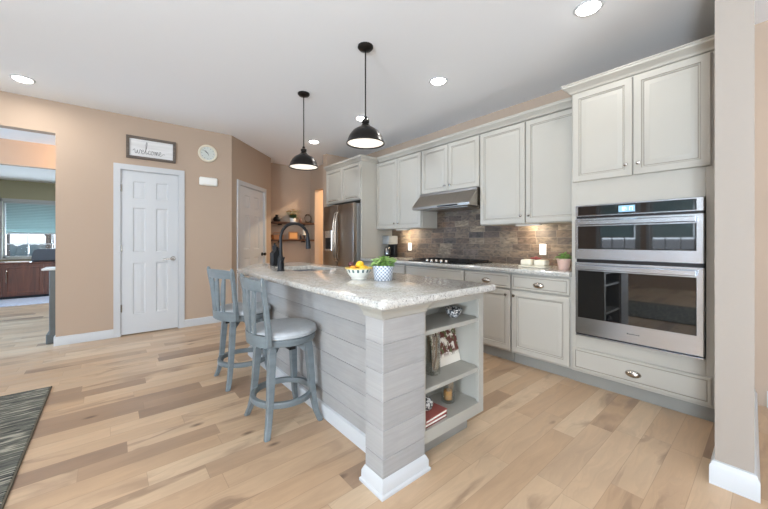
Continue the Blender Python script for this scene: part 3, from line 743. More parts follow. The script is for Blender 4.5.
# end bookcase
bx0, bx1, by0, by1 = PX1+.002, 1.78, 1.168, 1.43
b = B()
b.box(bx0, bx0+.018, by0, by1, .115, .868); b.box(bx1-.045, bx1, by0, by0+.02, .115, .868); b.box(bx1-.022, bx1, by0+.02, by1, .115, .868)
b.box(bx0+.018, bx1-.045, by0, by0+.02, .815, .868); b.box(bx0+.018, bx1-.045, by0, by0+.02, .115, .182); b.box(bx0+.018, bx1-.022, by0+.02, by1-.012, .115, .182); b.box(bx0+.018, bx1-.022, by1-.012, by1, .115, .868)
bc = obj('bookcase', b, M_ISL, t)
for z in (.395, .70): obj('shelf', B().box(bx0+.018, bx1-.023, by0+.006, by1-.011, z-.024, z, .002), M_ISL, bc)
obj('toe_kick', B().box(bx0, bx1-.06, 1.245, 1.26, 0, .115), M_TOE, t)
# island countertop with sink cut-out
def rrect(x0, x1, y0, y1, r, off=0, seg=6, cut=None):
    x0 += off; x1 -= off; y0 += off; y1 -= off; r = max(r-off, .002); P = []
    for cx, cy, a0 in ((x1-r, y1-r, 0), (x0+r, y1-r, PI/2), (x0+r, y0+r, PI), (x1-r, y0+r, 1.5*PI)):
        if cut and a0 == PI/2:
            for k in range(seg+1): P.append((x0+cut[0]*(1-k/seg), y1-cut[1]*k/seg))
            continue
        for k in range(seg+1): a = a0+PI/2*k/seg; P.append((cx+r*math.cos(a), cy+r*math.sin(a)))
    return P
def counter_with_hole(o, h, z0, z1):
    b = B(); bm = b.bm
    def loop(P, z): return [bm.verts.new((x, y, z)) for x, y in P]
    def bridge(a, c):
        for i in range(len(a)): b.face([a[i], a[(i+1) % len(a)], c[(i+1) % len(a)], c[i]])
    O = [loop(rrect(*o, off, cut=(.36, .60)), z) for off, z in ((.010, z1), (.003, z1-.004), (0, z1-.011), (0, z0+.010), (.004, z0+.003), (.010, z0))]
    for p, q in zip(O, O[1:]): bridge(p, q)
    Hh = [loop(rrect(*h, off), z) for off, z in ((-.004, z1), (0, z1-.004), (0, z0))]
    for p, q in zip(Hh, Hh[1:]): bridge(p, q)
    for i, j in ((0, 0), (-1, -1)):
        ed = []
        for L in (O[i], Hh[j]):
            for k in range(len(L)):
                e = bm.edges.get((L[k], L[(k+1) % len(L)])) or bm.edges.new((L[k], L[(k+1) % len(L)])); ed.append(e)
        bmesh.ops.triangle_fill(bm, edges=ed, use_beauty=True)
    return b
SKH = (1.235, 1.63, 2.62, 3.18, .04)
tag(obj('countertop', counter_with_hole((.893, 1.80, 1.083, 3.80, .03), SKH, .870, .910), M_GRAN, org=(1.3, 2.4, .87)), 'pale granite countertop on the kitchen island, with the sink and fruit bowl', 'countertop')
b = B(); rings = []
for off, z in ((.001, .868), (.003, .75), (.012, .70), (.05, .69)): rings.append([(x, y, z) for x, y in rrect(*SKH, off)])
b.rings(rings, cap0=False)
rings = [[(x, y, z) for x, y in rrect(*SKH, off)] for off, z in ((-.006, .868), (-.006, .74), (.004, .69), (.05, .682))]
b2 = B(); b2.rings(rings, cap0=False); b.join(b2.bm)
tag(obj('sink', b, M_STEEL, org=(1.43, 2.9, .69)), 'undermount steel sink in the island countertop', 'sink')
t = thing('faucet', 'black gooseneck kitchen faucet beside the island sink', 'faucet', (1.13, 2.75, .91))
b = B(); b.lathe([(.033, .910), (.033, .917), (.028, .923), (.026, 1.02), (.019, 1.035), (.015, 1.045)], (1.13, 2.75, 0), 20); obj('base', b, M_BLACK, t)
pts = [(1.13, 2.75, 1.03), (1.13, 2.75, 1.20)]+[(1.258-.128*math.cos(a), 2.75, 1.20+.128*math.sin(a)) for a in [PI*k/12 for k in range(1, 12)]]+[(1.384, 2.75, 1.20)]
b = B(); b.tube(pts, .0135, 12); obj('spout', b, M_BLACK, t)
b = B(); b.tube([(1.384, 2.75, 1.21), (1.387, 2.75, 1.15), (1.392, 2.75, 1.10)], [.016, .020, .023], 12); obj('spray_head', b, M_BLACK, t)
b = B(); b.tube([(1.13, 2.75, .985), (1.13, 2.715, .995), (1.125, 2.665, 1.03)], [.012, .009, .006], 10); obj('lever', b, M_BLACK, t)
# knife block behind the faucet
t = thing('knife_block', 'dark knife block with upright handles behind the faucet on the island', 'knife block', (1.35, 3.39, .91))
b = B(); b.extr([(1.295, .911), (1.405, .911), (1.39, 1.05), (1.33, 1.08), (1.295, 1.04)], 'y', 3.34, 3.44); obj('block', b, M_BLACK, t, 0)
for dx, dy, h in ((.03, .02, 1.13), (.03, .05, 1.15), (.03, .08, 1.12), (.07, .03, 1.10), (.07, .07, 1.11)):
    obj('knife_handle', B().box(1.295+dx-.008, 1.295+dx+.008, 3.34+dy-.01, 3.34+dy+.01, 1.02, h, .003), M_BLACK, t)

# fruit bowl with fruit, local coordinates
FBX, FBY = 1.318, 1.85
t = thing('fruit_bowl', 'pale patterned footed bowl of yellow fruit on the island', 'bowl', (FBX, FBY, .91))
b = B(); b.lathe([(.052, 0), (.054, .004), (.052, .010), (.064, .022), (.080, .044), (.090, .066), (.097, .076), (.098, .079), (.094, .079), (.085, .066), (.068, .044), (.052, .024), (.001, .018)], n=40); o = obj('bowl', b, M_FBOWL, t, local=True)
for k, (dx, dy, dz, r, m, nm, lb) in enumerate(((-.045, .008, .066, .027, M_ORNG, 'orange', 'orange fruit at the left of the fruit bowl'), (.014, .046, .066, .027, M_ORNG, 'orange', 'orange fruit at the far side of the fruit bowl'), (.044, -.004, .068, .024, M_LEMON, 'lemon', 'yellow lemon at the right of the fruit bowl'), (-.004, -.046, .068, .024, M_LEMON, 'lemon', 'yellow lemon at the near side of the fruit bowl'), (.008, .0, .098, .026, M_LEMON, 'lemon', 'bright yellow lemon on top of the heap in the fruit bowl'), (-.036, .046, .098, .020, M_PLUM, 'plum', 'dark plum at the back of the fruit bowl'))):
    b = B(); b.ball((0, 0, 0), r, (1.18, 1, 1) if nm == 'lemon' else (1, 1, 1)); tag(obj(nm, b, m, org=(FBX+dx, FBY+dy, .91+dz), local=True), lb, nm, 'fruit in the island bowl')
def plant(label, loc, pot_prof, pot_mat, spread, height, nleaf, lm, seed, lw=.014, ll=.07, name='potted_plant', soil_r=None, soil_z=None):
    t = thing(name, label, 'plant', loc); rnd = random.Random(seed)
    b = B(); b.lathe(pot_prof, n=36); obj('pot', b, pot_mat, t, local=True)
    b = B(); b.lathe([(soil_r, soil_z-.004), (soil_r*.9, soil_z), (.001, soil_z+.003)], n=24); obj('soil', b, M_SOIL, t, local=True)
    b = B()
    for k in range(nleaf):
        a = rnd.uniform(0, 2*PI); q = rnd.uniform(0, 1)**.6; h = height*rnd.uniform(.15, 1)*(1-.4*q)
        p = Vector((math.cos(a)*q*spread, math.sin(a)*q*spread, soil_z+h))
        d = Vector((math.cos(a+rnd.uniform(-.8, .8)), math.sin(a+rnd.uniform(-.8, .8)), rnd.uniform(-.1, .9)))
        b.leaf(p-d*ll*.3, d, ll*rnd.uniform(.6, 1.1), lw*rnd.uniform(.7, 1.2), droop=.35)
        if k % 6 == 0: b.tube([(p.x*.3, p.y*.3, soil_z), (p.x*.6, p.y*.6, soil_z+h*.6), tuple(p)], [.002, .0015, .001], 5)
    obj('leaves', b, lm, t, local=True, smooth=60); return t
plant('leafy green plant in a grey and white woven pot beside the fruit bowl', (1.402, 1.688, .91), [(.057, 0), (.060, .004), (.068, .083), (.071, .086), (.071, .098), (.065, .098), (.062, .08), (.056, .02), (.001, .016)], M_WEAVE, .072, .085, 150, M_LEAF, 4, lw=.012, ll=.06, soil_r=.062, soil_z=.084)
plant('small green plant in a blush clay pot at the oven end of the counter', (3.17, 1.240, .91), [(.042, 0), (.044, .003), (.055, .085), (.059, .088), (.059, .1), (.053, .1), (.05, .08), (.04, .02), (.001, .015)], M_TERRA, .05, .07, 90, M_LEAF, 8, .012, .055, soil_r=.049, soil_z=.085)
# cream double dish on the counter
t = thing('serving_dish', 'cream ceramic tray with two cream tubs and a red ornament on the counter', 'dish', (3.22, 1.53, .91))
b = B(); b.box(3.15, 3.30, 1.40, 1.665, .911, .928, .006, seg=2); obj('tray', b, M_CREAM, t)
for y0, y1 in ((1.412, 1.520), (1.543, 1.652)):
    b = B(); b.box(3.165, 3.285, y0, y1, .9285, .985, .016, seg=3); obj('tub', b, M_CREAM, t)
b = B(); b.ball((3.255, 1.532, 1.0), .022, (.8, 1, .8)); b.ball((3.25, 1.507, .998), .018, (.6, 1.6, .55)); b.ball((3.25, 1.560, .998), .018, (.6, 1.6, .55)); obj('ornament', b, M_RED, t)
# coffee maker
t = thing('coffee_maker', 'black and silver coffee maker on the counter beside the fridge panel', 'coffee maker', (3.38, 3.91, .91))
b = B(); b.box(3.29, 3.48, 3.835, 3.985, .911, .935, .006); b.box(3.41, 3.48, 3.835, 3.985, .93, 1.24, .006); obj('body', b, M_BLACK, t)
obj('reservoir', B().box(3.29, 3.485, 3.83, 3.99, 1.115, 1.25, .01, seg=2), mat('silver_plastic', rgb(136, 138, 138), .35), t)
cf = obj('carafe', B().lathe([(.045, .936), (.06, .95), (.062, .99), (.05, 1.05), (.04, 1.07), (.042, 1.08), (.001, 1.082)], (3.35, 3.915, 0), 24), M_GLASSB, t)
b = B(); b.tube([(3.30, 3.885, 1.06), (3.28, 3.875, 1.05), (3.275, 3.87, .99), (3.295, 3.88, .955)], .007, 8); obj('carafe_handle', b, M_CHROME, cf)
# outlets on the backsplash
for yc, lb in ((1.59, 'white outlet on the brick backsplash above the red and cream dish'), (3.61, 'white switch plate on the brick backsplash beside the coffee maker')):
    t = thing('outlet', lb, 'outlet', (XW-.02, yc, 1.08), 'outlets on the brick backsplash')
    obj('cover_plate', B().box(XW-.022, XW-.0155, yc-.036, yc+.036, 1.022, 1.138, .003), M_PLAST, t)
    for z in (1.06, 1.10): obj('socket', B().box(XW-.024, XW-.021, yc-.017, yc+.017, z-.014, z+.014, .004), M_CREAM, t)

# ------------------------------------------------------------------ things in the end bookcase
b = B(); b.lathe([(.022, 0), (.024, .004), (.044, .022), (.053, .048), (.055, .054), (.051, .053), (.04, .025), (.001, .010)], n=32)
tag(obj('bowl', b, M_BW, org=(1.635, 1.285, .7005), local=True), 'small black and white patterned bowl on the top island shelf', 'bowl')
def jar(label, x, y, z, r, h, name='glass_vase', wax=None):
    t = thing(name, label, 'vase' if wax is None else 'candle holder', (x, y, z))
    b = B(); b.lathe([(r*.9, 0), (r, .006), (r, h), (r-.004, h), (r-.005, .016), (.001, .013)], n=32); obj('glass', b, M_CLEAR, t, local=True)
    if wax:
        b = B(); b.lathe([(wax, .0165), (wax, h*.45), (wax*.8, h*.48), (.001, h*.46)], n=24); obj('candle', b, M_AMBER, t, local=True)
        b = B(); b.cyl((0, 0, h*.45), (0, 0, h*.53), .002, n=6); obj('wick', b, M_BLACK, t, local=True)
    else:
        rnd = random.Random(5); b = B()
        for k in range(5):
            a = rnd.uniform(0, 6.28); q = rnd.uniform(.1, .7)*r
            b.tube([(q*.3*math.cos(a), q*.3*math.sin(a), .018), (q*math.cos(a), q*math.sin(a), h*.6), (q*.8*math.cos(a+.5), q*.8*math.sin(a+.5), h*.95)], .003, 5)
        obj('twigs', b, M_TWIG, t, local=True)
jar('tall clear glass cylinder vase with twigs on the middle island shelf', 1.452, 1.295, .3955, .046, .225)
jar('short clear glass jar with an amber candle on the bottom island shelf', 1.60, 1.30, .1825, .042, .145, 'candle_jar', .026)
# framed floral print leaning at the back of the middle shelf
b = B(); b.box(1.505, 1.752, 1.318, 1.325, .397, .668)
b.fan(Matrix.Translation((0, 1.318, .397)) @ Matrix.Rotation(math.radians(-14), 4, 'X') @ Matrix.Translation((0, -1.318, -.397)))
tag(obj('art_print', b, M_PRINT, smooth=0), 'floral print board leaning at the back of the middle island shelf', 'picture')
def book(label, x0, x1, y0, y1, z0, h, rz, m):
    t = thing('book', label, 'book', ((x0+x1)/2, (y0+y1)/2, z0), 'books on the bottom island shelf', rz); w, d = (x1-x0)/2, (y1-y0)/2
    b = B(); b.box(-w, w, -d, d, 0, .003); b.box(-w, w, -d, d, h-.003, h); b.box(-w, -w+.003, -d, d, 0, h); obj('cover', b, m, t, local=True, smooth=0)
    obj('pages', B().box(-w+.004, w-.004, -d+.004, d-.004, .0035, h-.0035), M_PAPER, t, local=True, smooth=0)
book('dark red book lying at the bottom of the two books on the low island shelf', 1.268, 1.452, 1.185, 1.30, .183, .020, .03, M_RED)
book('coral book lying on top of the dark red book on the low island shelf', 1.268, 1.458, 1.185, 1.30, .2035, .020, .07, M_PINKB)
t = thing('decor_ball', 'black and white woven ball resting on the books in the low island shelf', 'decoration', (1.355, 1.255, .2635))
b = B(); b.ball((0, 0, 0), .039, n=20); obj('ball', b, M_BW, t, local=True)

# ------------------------------------------------------------------ bar stools
def make_stool(label):
    t = thing('bar_stool', label, 'bar stool', (0, 0, 0), 'bar stools along the island')
    b = B(); b.lathe([(.209, .572), (.215, .577), (.218, .592), (.215, .604), (.202, .613), (.14, .619), (.001, .622)], n=44); s = obj('seat', b, M_SEAT, t, 50)
    b = B(); b.tube([(.216*math.cos(a), .216*math.sin(a), .581) for a in [2*PI*k/44 for k in range(44)]], .0045, 6, closed=True); obj('piping', b, M_SEAT, s, 60)
    b = B(); b.lathe([(.186, .522), (.204, .526), (.210, .540), (.210, .566), (.204, .573), (.001, .573)], n=44); obj('seat_base', b, M_STOOL, t)
    b = B(); b.lathe([(.10, .505), (.10, .527)], n=24); b.box(-.15, .15, -.02, .02, .488, .506); b.box(-.02, .02, -.15, .15, .488, .506); obj('swivel', b, M_DARK, t)
    for sx in (-1, 1):
        for sy in (-1, 1):
            b = B(); P = [(.118, .118, .527), (.128, .128, .40), (.137, .138, .25), (.147, .148, .13), (.158, .162, .06), (.175, .185, .001)]
            b.sweep([(sx*x, sy*y, z) for x, y, z in P], [(.022, .022), (.021, .021), (.019, .019), (.018, .018), (.017, .017), (.016, .016)])
            bmesh.ops.bevel(b.bm, geom=[e for e in b.bm.edges if abs(e.verts[0].co.z-e.verts[1].co.z) > .03], offset=.004, segments=1, affect='EDGES')
            obj('leg', b, M_STOOL, t)
            b = B(); b.extr([(.0, .505), (.1, .505), (.123, .44), (.113, .44)], 'y', -.009, .009); b.fan(Matrix.Rotation(math.atan2(sy, sx), 4, 'Z') @ Matrix.Translation((.055, 0, 0))); obj('brace', b, M_STOOL, t)
    rings = []
    for k in range(48):
        a = 2*PI*k/48; c, s_ = math.cos(a), math.sin(a); rings.append([(r*c, r*s_, z) for r, z in ((.176, .155), (.200, .155), (.203, .160), (.203, .186), (.200, .190), (.176, .190))])
    b = B(); b.rings(rings, closed=True); obj('footrest_ring', b, M_STOOL, t)
    def arc(y, z, bow, x0): return x0-bow*(1-(y/.185)**2)
    # backrest: bottom rail, crest rail, posts, three splats
    def rail(z0, z1, x0a, x0b, bow, th, hw, crest=0):
        b = B(); R = []
        for k in range(15):
            y = -hw+2*hw*k/14; c = crest*(1-(y/hw)**2); xa, xb = arc(y, 0, bow, x0a), arc(y, 0, bow, x0b)
            R.append([(xa-th/2, y, z0), (xa+th/2, y, z0), (xb+th/2, y, z1+c), (xb-th/2, y, z1+c)])
        b.rings(R); return b
    br = thing  # noqa
    obj('back_rail', rail(.535, .605, -.158, -.162, .052, .026, .178), M_STOOL, t)
    obj('crest_rail', rail(.872, .935, -.195, -.203, .030, .022, .186, .008), M_STOOL, t)
    for s_ in (-1, 1):
        b = B(); P = [(-.158, .172*s_, .545), (-.165, .174*s_, .65), (-.180, .178*s_, .78), (-.198, .187*s_, .90), (-.204, .191*s_, .935), (-.208, .194*s_, .956)]
        b.sweep(P, [(.018, .016), (.017, .015), (.016, .014), (.0165, .014), (.015, .013), (.008, .007)])
        bmesh.ops.bevel(b.bm, geom=[e for e in b.bm.edges if abs(e.verts[0].co.z-e.verts[1].co.z) > .015], offset=.004, segments=1, affect='EDGES'); obj('back_post', b, M_STOOL, t)
    for ya, yb in ((-.062, -.095), (0, 0), (.062, .095)):
        b = B(); R = []
        for k in range(9):
            u = k/8; y = ya+(yb-ya)*u; hw = .013+.018*math.sin(PI*(.1+.75*u))**1.6; x = (1-u)*arc(ya, 0, .052, -.160)+u*arc(yb, 0, .030, -.196)-.006*math.sin(PI*u); z = .600+.278*u
            R.append([(x-.006, y-hw, z), (x+.006, y-hw, z), (x+.006, y+hw, z), (x-.006, y+hw, z)])
        b.rings(R); obj('back_splat', b, M_STOOL, t)
    return t
st = make_stool('blue grey swivel bar stool nearer the camera, closer to the island corner post')
st.location = (.878, 2.10, 0)
s2 = dup(st); s2.location = (.876, 2.93, 0); [setattr(c, 'rotation_euler', (0, 0, .22)) for c in s2.children if c.name.startswith(('seat', 'back_', 'crest'))]
s2['label'] = 'blue grey swivel bar stool farther from the camera, nearer the white door'

# ------------------------------------------------------------------ pendants and recessed lights
def pendant(x, y, label):
    t = thing('pendant_light', label, 'pendant lamp', (x, y, CEIL), 'pendant lamps over the island')
    P = lambda b: b
    b = B(); b.lathe([(.062, 0), (.062, -.012), (.05, -.026), (.02, -.034), (.001, -.036)], n=28); obj('ceiling_canopy', b, M_BRONZE, t, local=True)
    b = B(); b.cyl((0, 0, -.03), (0, 0, -.60), .0055, n=10); obj('rod', b, M_BRONZE, t, local=True)
    b = B(); b.lathe([(.006, -.555), (.014, -.565), (.014, -.583), (.030, -.590), (.030, -.610), (.022, -.618), (.036, -.632), (.042, -.648)], n=24); obj('socket_cap', b, M_BRONZE, t, local=True)
    b = B(); b.lathe([(.030, -.634), (.050, -.644), (.072, -.658), (.100, -.677), (.122, -.705), (.138, -.735), (.146, -.765), (.152, -.772), (.152, -.780), (.147, -.780), (.142, -.768), (.133, -.738), (.117, -.709), (.092, -.686), (.055, -.669), (.028, -.650)], n=44, cap0=False, cap1=False, mis=[0]*10+[1]*5); obj('shade', b, [M_BRONZE, M_TRIM], t, local=True)
    b = B(); b.lathe([(.142, -.771), (.08, -.776), (.001, -.777)], n=40); obj('diffuser', b, M_PEND, t, local=True)
    for s_ in (0, PI):
        b = B(); b.cyl((.035*math.cos(s_), .035*math.sin(s_), -.655), (.044*math.cos(s_), .044*math.sin(s_), -.655), .005, n=8); obj('thumbscrew', b, M_CHROME, t, local=True)
    d = bpy.data.lights.new('pendant_bulb', 'AREA'); d.shape = 'DISK'; d.size = .27; d.energy = 2.5; d.color = (1, .88, .72)
    l = bpy.data.objects.new('pendant_bulb', d); COL.objects.link(l); l.location = (x, y, CEIL-.785)
pendant(1.56, 3.19, 'dark bronze dome pendant farther away, above the sink end of the island')
pendant(1.56, 2.10, 'dark bronze dome pendant nearer the camera, above the fruit bowl')
def can(x, y, label, power=3.4, color=(1, .97, .92), aim=None):
    t = thing('recessed_light', label, 'ceiling light', (x, y, CEIL), 'round recessed ceiling lights')
    b = B(); b.lathe([(.068, -.001), (.070, -.007), (.083, -.006), (.088, -.001)], n=36, cap0=False, cap1=False); obj('trim_ring', b, M_TRIM, t, local=True)
    b = B(); b.lathe([(.069, -.003), (.066, -.010), (.05, -.018), (.001, -.022)], n=32); obj('diffuser', b, M_LED, t, local=True)
    d = bpy.data.lights.new('recessed_lamp', 'AREA'); d.shape = 'DISK'; d.size = .13; d.energy = power; d.color = color
    l = bpy.data.objects.new('recessed_lamp', d); COL.objects.link(l); l.location = (x, y, CEIL-.026)
    if aim: l.rotation_euler = Vector(aim).to_track_quat('-Z', 'Y').to_euler(); d.spread = 1.9
can(2.44, .80, 'recessed ceiling light nearest the oven cabinet, at the top edge of the picture')
can(2.44, 2.10, 'recessed ceiling light in front of the range hood cabinets')
can(2.44, 3.36, 'recessed ceiling light glowing just above the nearer pendant shade')
can(2.44, 4.64, 'recessed ceiling light farthest back, near the fridge and passage', 1.8)
can(-.65, 4.63, 'recessed ceiling light at the left, above the wide opening', 8)
for x, y in ((-.65, 2.4), (-.65, .4), (-2.6, 3.6), (-2.6, 1.2), (.9, -1.6), (-1.2, -1.6)): can(x, y, 'added unseen ceiling light outside the picture, behind or beside the camera')  # unseen cans added to even out the light on the floor
can(3.0, -.9, 'recessed ceiling light outside the picture, right of the column', 2.5, (1, .80, .58))
can(.25, 6.5, 'recessed ceiling light in the hall, hidden above the opening', 26, (1, .62, .34), aim=(-1.0, 1.1, -.28))
can(4.3, 5.6, 'recessed ceiling light hidden in the side room off the passage', 62, (1, .78, .52))
can(-.5, 9.6, 'added ceiling light hidden in the far room', 26, (.95, .98, 1))  # unseen lamp added to brighten the far room
# under-cabinet lamps
def under(y, label):
    t = thing('under_cabinet_light', label, 'light', (3.36, y, 1.343), 'lamps under the wall cabinets')
    obj('housing', B().box(3.33, 3.39, y-.13, y+.13, 1.330, 1.344, .003), M_PLAST, t)
    d = bpy.data.lights.new('under_cabinet_lamp', 'AREA'); d.shape = 'RECTANGLE'; d.size = .04; d.size_y = .22; d.energy = 4.2; d.color = (1, .84, .62)
    l = bpy.data.objects.new('under_cabinet_lamp', d); COL.objects.link(l); l.location = (3.40, y, 1.326)
    l.rotation_euler = Vector((.75, 0, -1)).to_track_quat('-Z', 'Y').to_euler()
under(1.66, 'slim white lamp under the wall cabinet beside the oven')
under(3.58, 'slim white lamp under the wall cabinet beside the fridge')

# ------------------------------------------------------------------ door wall: sign, clock, chime
t = thing('welcome_sign', 'white welcome sign in a grey-brown wood frame above the white door', 'sign', (.402, YD, 2.34))
sx0, sx1, sz0, sz1 = .142, .662, 2.20, 2.48
b = B()
for x0, x1, z0, z1 in ((sx0, sx1, sz0, sz0+.032), (sx0, sx1, sz1-.032, sz1), (sx0, sx0+.032, sz0+.032, sz1-.032), (sx1-.032, sx1, sz0+.032, sz1-.032)): b.box(x0, x1, YD-.032, YD-.001, z0, z1, .003)
obj('frame', b, M_GFRAME, t); obj('board', B().box(sx0+.03, sx1-.03, YD-.014, YD-.002, sz0+.03, sz1-.03), M_SIGN, t, 0)
def sp(P, n=6):
    out = []; P = [Vector((*p, 0)) for p in P]; Q = [P[0]]+P+[P[-1]]
    for i in range(1, len(Q)-2):
        for k in range(n):
            u = k/n; a, c, d, e = Q[i-1], Q[i], Q[i+1], Q[i+2]
            out.append(.5*((2*c)+(d-a)*u+(2*a-5*c+4*d-e)*u*u+(3*c-a-3*d+e)*u**3))
    return out+[P[-1]]
word = [[(-.35, .55), (.1, .95), (.25, .1), (.55, .1), (.75, .85), (.85, .15), (1.15, .1), (1.4, .95), (1.75, .75)],        # w
        [(1.7, .45), (2.15, .6), (2.1, .95), (1.8, .8), (1.8, .15), (2.2, .05), (2.55, .5)],                                 # e
        [(2.5, .4), (2.95, 1.6), (3.08, 2.75), (2.85, 2.6), (2.78, .6), (2.9, .05), (3.3, .35)],                              # l
        [(3.9, .85), (3.6, .95), (3.35, .5), (3.5, .08), (3.95, .2)],                                                         # c
        [(4.3, .9), (4.05, .6), (4.15, .1), (4.5, .1), (4.6, .6), (4.35, .9), (4.6, .8), (4.95, .85)],                        # o
        [(4.95, .85), (5.0, .05), (5.1, .6), (5.3, .9), (5.4, .05), (5.5, .6), (5.7, .9), (5.8, .1), (6.05, .25)],            # m
        [(6.05, .4), (6.45, .6), (6.4, .95), (6.1, .8), (6.12, .15), (6.5, .05), (7.1, .5), (7.5, .45)]]                      # e
b = B()
for L in word:
    q = sp(L); b.tube([(.222+p.x*.0425, YD-.0155, 2.268+p.y*.052) for p in q], .0022, 5)
obj('lettering', b, M_DARK, t)
t = thing('wall_clock', 'round cream wall clock beside the welcome sign', 'clock', (1.046, YD, 2.40))
b = B(); b.lathe([(.120, -.001), (.122, -.02), (.112, -.032), (.098, -.030), (.092, -.016)], (1.046, YD, 2.40), 44, axis='y', cap0=True, cap1=False); obj('rim', b, M_CREAM, t)
b = B(); b.lathe([(.094, -.012), (.093, -.016), (.001, -.016)], (1.046, YD, 2.40), 40, axis='y'); f = obj('dial', b, mat('pale_dial', rgb(206, 210, 204), .5), t)
b = B()
for k in range(12):
    a = 2*PI*k/12; c, s_ = math.sin(a), math.cos(a); b.tube([(1.046+.070*c, YD-.0175, 2.40+.070*s_), (1.046+.082*c, YD-.0175, 2.40+.082*s_)], .0022, 5)
obj('hour_marks', b, M_DARK, f)
for a, L, nm in ((math.radians(-40), .05, 'hour_hand'), (math.radians(-55), .068, 'minute_hand'), (math.radians(160), .03, 'second_hand')):
    b = B(); b.tube([(1.046, YD-.02, 2.40), (1.046+L*math.sin(a), YD-.02, 2.40+L*math.cos(a))], [.0035, .002], 6); obj(nm, b, M_DARK, f)
t = thing('door_chime', 'white rounded door chime box below the wall clock', 'door chime', (1.053, YD, 2.0))
b = B(); b.box(.937, 1.170, YD-.045, YD-.001, 1.945, 2.062, .022, seg=4); obj('cover', b, M_PLAST, t)
obj('grille', B().box(.985, 1.12, YD-.047, YD-.044, 1.955, 1.962, .001), M_CREAM, t)

# ------------------------------------------------------------------ shelves in the passage and what stands on them
YS = 6.45
def wshelf(z, label):
    t = thing('wall_shelf', label, 'shelf', (2.85, YS, z), 'dark shelves in the passage')
    obj('board', B().box(2.40, 3.30, YS-.20, YS-.001, z-.035, z, .003), M_BWOOD, t)
    for x in (2.6, 3.1): obj('bracket', B().box(x-.012, x+.012, YS-.16, YS-.001, z-.06, z-.035), M_BLACK, t)
wshelf(1.545, 'upper dark wood shelf on the passage wall, holding the flowers'); wshelf(1.195, 'lower dark wood shelf on the passage wall')
Z1, Z2 = 1.5455, 1.1955
plant('white pot of leafy cream and yellow flowers on the upper passage shelf', (2.86, YS-.11, Z1), [(.045, 0), (.05, .005), (.062, .085), (.062, .09), (.056, .09), (.052, .075), (.045, .02), (.001, .015)], M_PORC, .06, .12, 110, M_DLEAF, 12, .024, .08, 'flower_pot', .053, .078)
fp = bpy.context.scene.objects['flower_pot']; rnd = random.Random(1); b = B()
for k in range(30):
    a = rnd.uniform(0, 6.28); q = rnd.uniform(.02, .13); p = (q*math.cos(a), q*math.sin(a)*.45-.025, .215+rnd.uniform(-.05, .05)-q*.3)
    for j in range(5): b.leaf(p, (math.cos(j*1.257), math.sin(j*1.257), 0.5), .045, .019, mi=(k % 3)//2, droop=.1)
obj('blossoms', b, [M_PETAL, M_PETAL2], fp, 60, local=True)
def lathe_thing(name, label, cat, loc, prof, m, group=None):
    b = B(); b.lathe(prof, n=28); return tag(obj(name, b, m, org=loc, local=True), label, cat, group)
lathe_thing('round_vase', 'dark squat round vase at the left of the upper passage shelf', 'vase', (2.53, YS-.1, Z1), [(.04, 0), (.06, .01), (.075, .05), (.06, .09), (.03, .11), (.028, .135), (.036, .14), (.026, .138), (.001, .06)], M_DARK)
lathe_thing('bottle', 'small dark bottle right of the flower pot on the upper passage shelf', 'bottle', (3.03, YS-.1, Z1), [(.022, 0), (.024, .05), (.012, .075), (.010, .10), (.013, .102), (.001, .103)], M_BROWN)
b = B(); b.tube([(.075*math.cos(2*PI*k/24), 0, .082+.075*math.sin(2*PI*k/24)) for k in range(24)], .008, 7, closed=True)
rr = random.Random(3)
for k in range(40):
    a = rr.uniform(0, 6.28); b.leaf((.075*math.cos(a), rr.uniform(-.01, .01), .082+.075*math.sin(a)), (math.cos(a+rr.uniform(-1, 1)), rr.uniform(-.4, .4), math.sin(a)), .035, .01)
tag(obj('wreath', b, M_TWIG, org=(3.21, YS-.08, Z1+.012), smooth=60, local=True), 'small twig wreath at the right end of the upper passage shelf', 'wreath')
t = thing('wicker_basket', 'low brown basket at the left of the lower passage shelf', 'basket', (2.54, YS-.1, Z2))
b = B(); b.rect_loft([(-.09, .09, -.06, .06, 0), (-.105, .105, -.07, .07, .09), (-.098, .098, -.063, .063, .09), (-.085, .085, -.055, .055, .01)]); obj('basket_body', b, M_TAN, t, local=True)
b = B(); b.tube([(-.105, 0, .088), (-.06, 0, .14), (.06, 0, .14), (.105, 0, .088)], .006, 7); obj('basket_handle', b, M_TAN, t, local=True)
t = thing('picture_frame', 'small orange picture in a tan frame standing on the lower passage shelf', 'picture', (2.88, YS-.08, Z2))
b = B(); b.box(-.10, .10, -.01, .01, 0, .16, .004); obj('frame', b, M_TAN, t, local=True); obj('card', B().box(-.08, .08, -.014, -.009, .02, .14), M_ORB, t, local=True)
lathe_thing('bottle', 'dark bottle between picture and candle on the lower passage shelf', 'bottle', (3.04, YS-.1, Z2), [(.022, 0), (.024, .06), (.012, .085), (.010, .11), (.013, .112), (.001, .113)], M_DARK)
t = thing('pillar_candle', 'white pillar candle on a dark stand at the right of the lower passage shelf', 'candle', (3.125, YS-.09, Z2))
b = B(); b.lathe([(.045, 0), (.04, .01), (.014, .02), (.014, .07), (.045, .085), (.045, .09), (.001, .091)], n=24); obj('stand', b, M_DARK, t, local=True)
b = B(); b.lathe([(.034, .091), (.034, .20), (.028, .206), (.001, .203)], n=24); obj('candle', b, M_CANDLE, t, local=True)

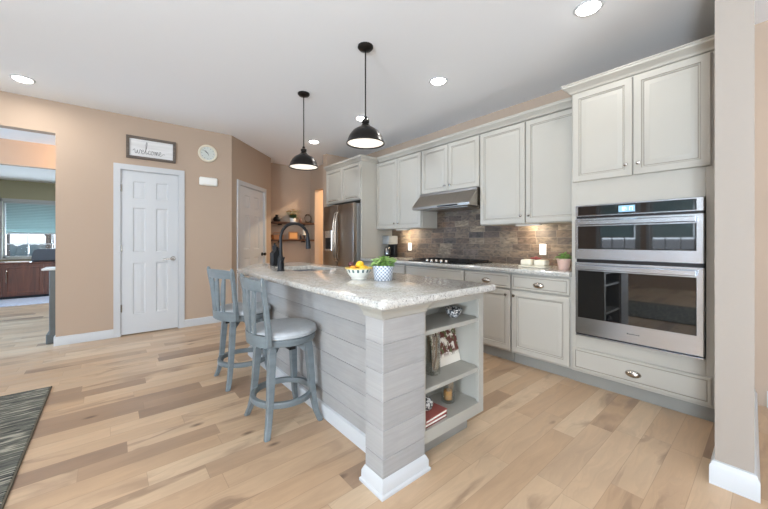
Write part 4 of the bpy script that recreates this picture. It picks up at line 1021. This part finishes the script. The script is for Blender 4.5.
# ------------------------------------------------------------------ rug, hall console, far room
t = thing('area_rug', 'dark grey woven rug with pale thread stripes on the wood floor', 'rug', (-1.2, 2.0, 0))
obj('pile', B().box(-1.95, -.372, .25, 3.715, .001, .011, .003), M_RUG, t)
b = B(); b.box(-.372, -.361, .25, 3.715, .001, .012, .003); b.box(-1.96, -1.95, .25, 3.715, .001, .012, .003); obj('binding', b, mat('rug_binding', rgb(88, 80, 66), .9), t)
t = thing('console_cabinet', 'grey console with a pale overhanging top just inside the opening', 'console', (-.1, 5.44, 0))
obj('body', B().box(-.54, .45, 5.285, 5.56, .10, .835, .004), M_CONS, t)
b = B(); b.box(-.60, .50, 5.265, 5.60, .836, .858, .006, seg=2); obj('top', b, mat('pale_console_top', rgb(206, 206, 206), .35), t)
obj('plinth', B().box(-.565, .47, 5.278, 5.58, 0, .11, .006), M_CONS, t)
t = thing('sideboard', 'long dark mahogany sideboard standing on the pale rug in the far room', 'sideboard', (-1.6, 9.98, 0))
obj('body', B().box(-3.4, .1, 9.73, 10.25, .06, .70, .004), M_SIDEB, t); obj('top', B().box(-3.45, .15, 9.70, 10.28, .70, .735, .006), M_SIDEB, t); obj('plinth', B().box(-3.38, .08, 9.75, 10.2, .014, .06), M_BLACK, t)
for k in range(6):
    x0 = -3.38+.58*k; b = B(); rect_panel(b, lambda a, z, d: (a, 9.712-d, z), x0+.01, x0+.57, .08, .685, [(0, -.018), (0, 0), (.06, 0), (.07, -.008), (.075, -.008)], [0]*4); d = obj('door', b, M_SIDEB, t, 20)
    b = B(); hx = x0+(.52 if k % 2 == 0 else .06); b.tube([(hx, 9.712, .33), (hx, 9.69, .35), (hx, 9.69, .55), (hx, 9.712, .57)], .008, 8); obj('handle', b, M_CHROME, d)
tag(obj('area_rug', B().box(-4.2, 1.2, 8.75, 10.6, .001, .013, .003), M_RUG2, org=(-1.5, 9.6, 0)), 'blue and white rug under the sideboard in the far room', 'rug')
t = thing('printer', 'dark rounded desktop printer on the sideboard before the far window', 'printer', (-1.08, 9.98, .735))
b = B(); b.extr([(-1.26, .736), (-.80, .736), (-.80, 1.0), (-1.16, 1.0), (-1.22, .97), (-1.25, .88)], 'y', 9.8, 10.2); obj('body', b, mat('slate_plastic', rgb(62, 70, 80), .4), t, 0)
obj('paper_tray', B().box(-1.22, -.84, 9.70, 9.80, .745, .765, .003), M_BLACK, t)
b = B(); b.box(-1.62, -1.30, 9.78, 10.1, .7355, .745, .001); tag(obj('paper_stack', b, M_PAPER, org=(-1.45, 9.95, .7355), smooth=0), 'flat stack of white papers left of the printer on the sideboard', 'paper')
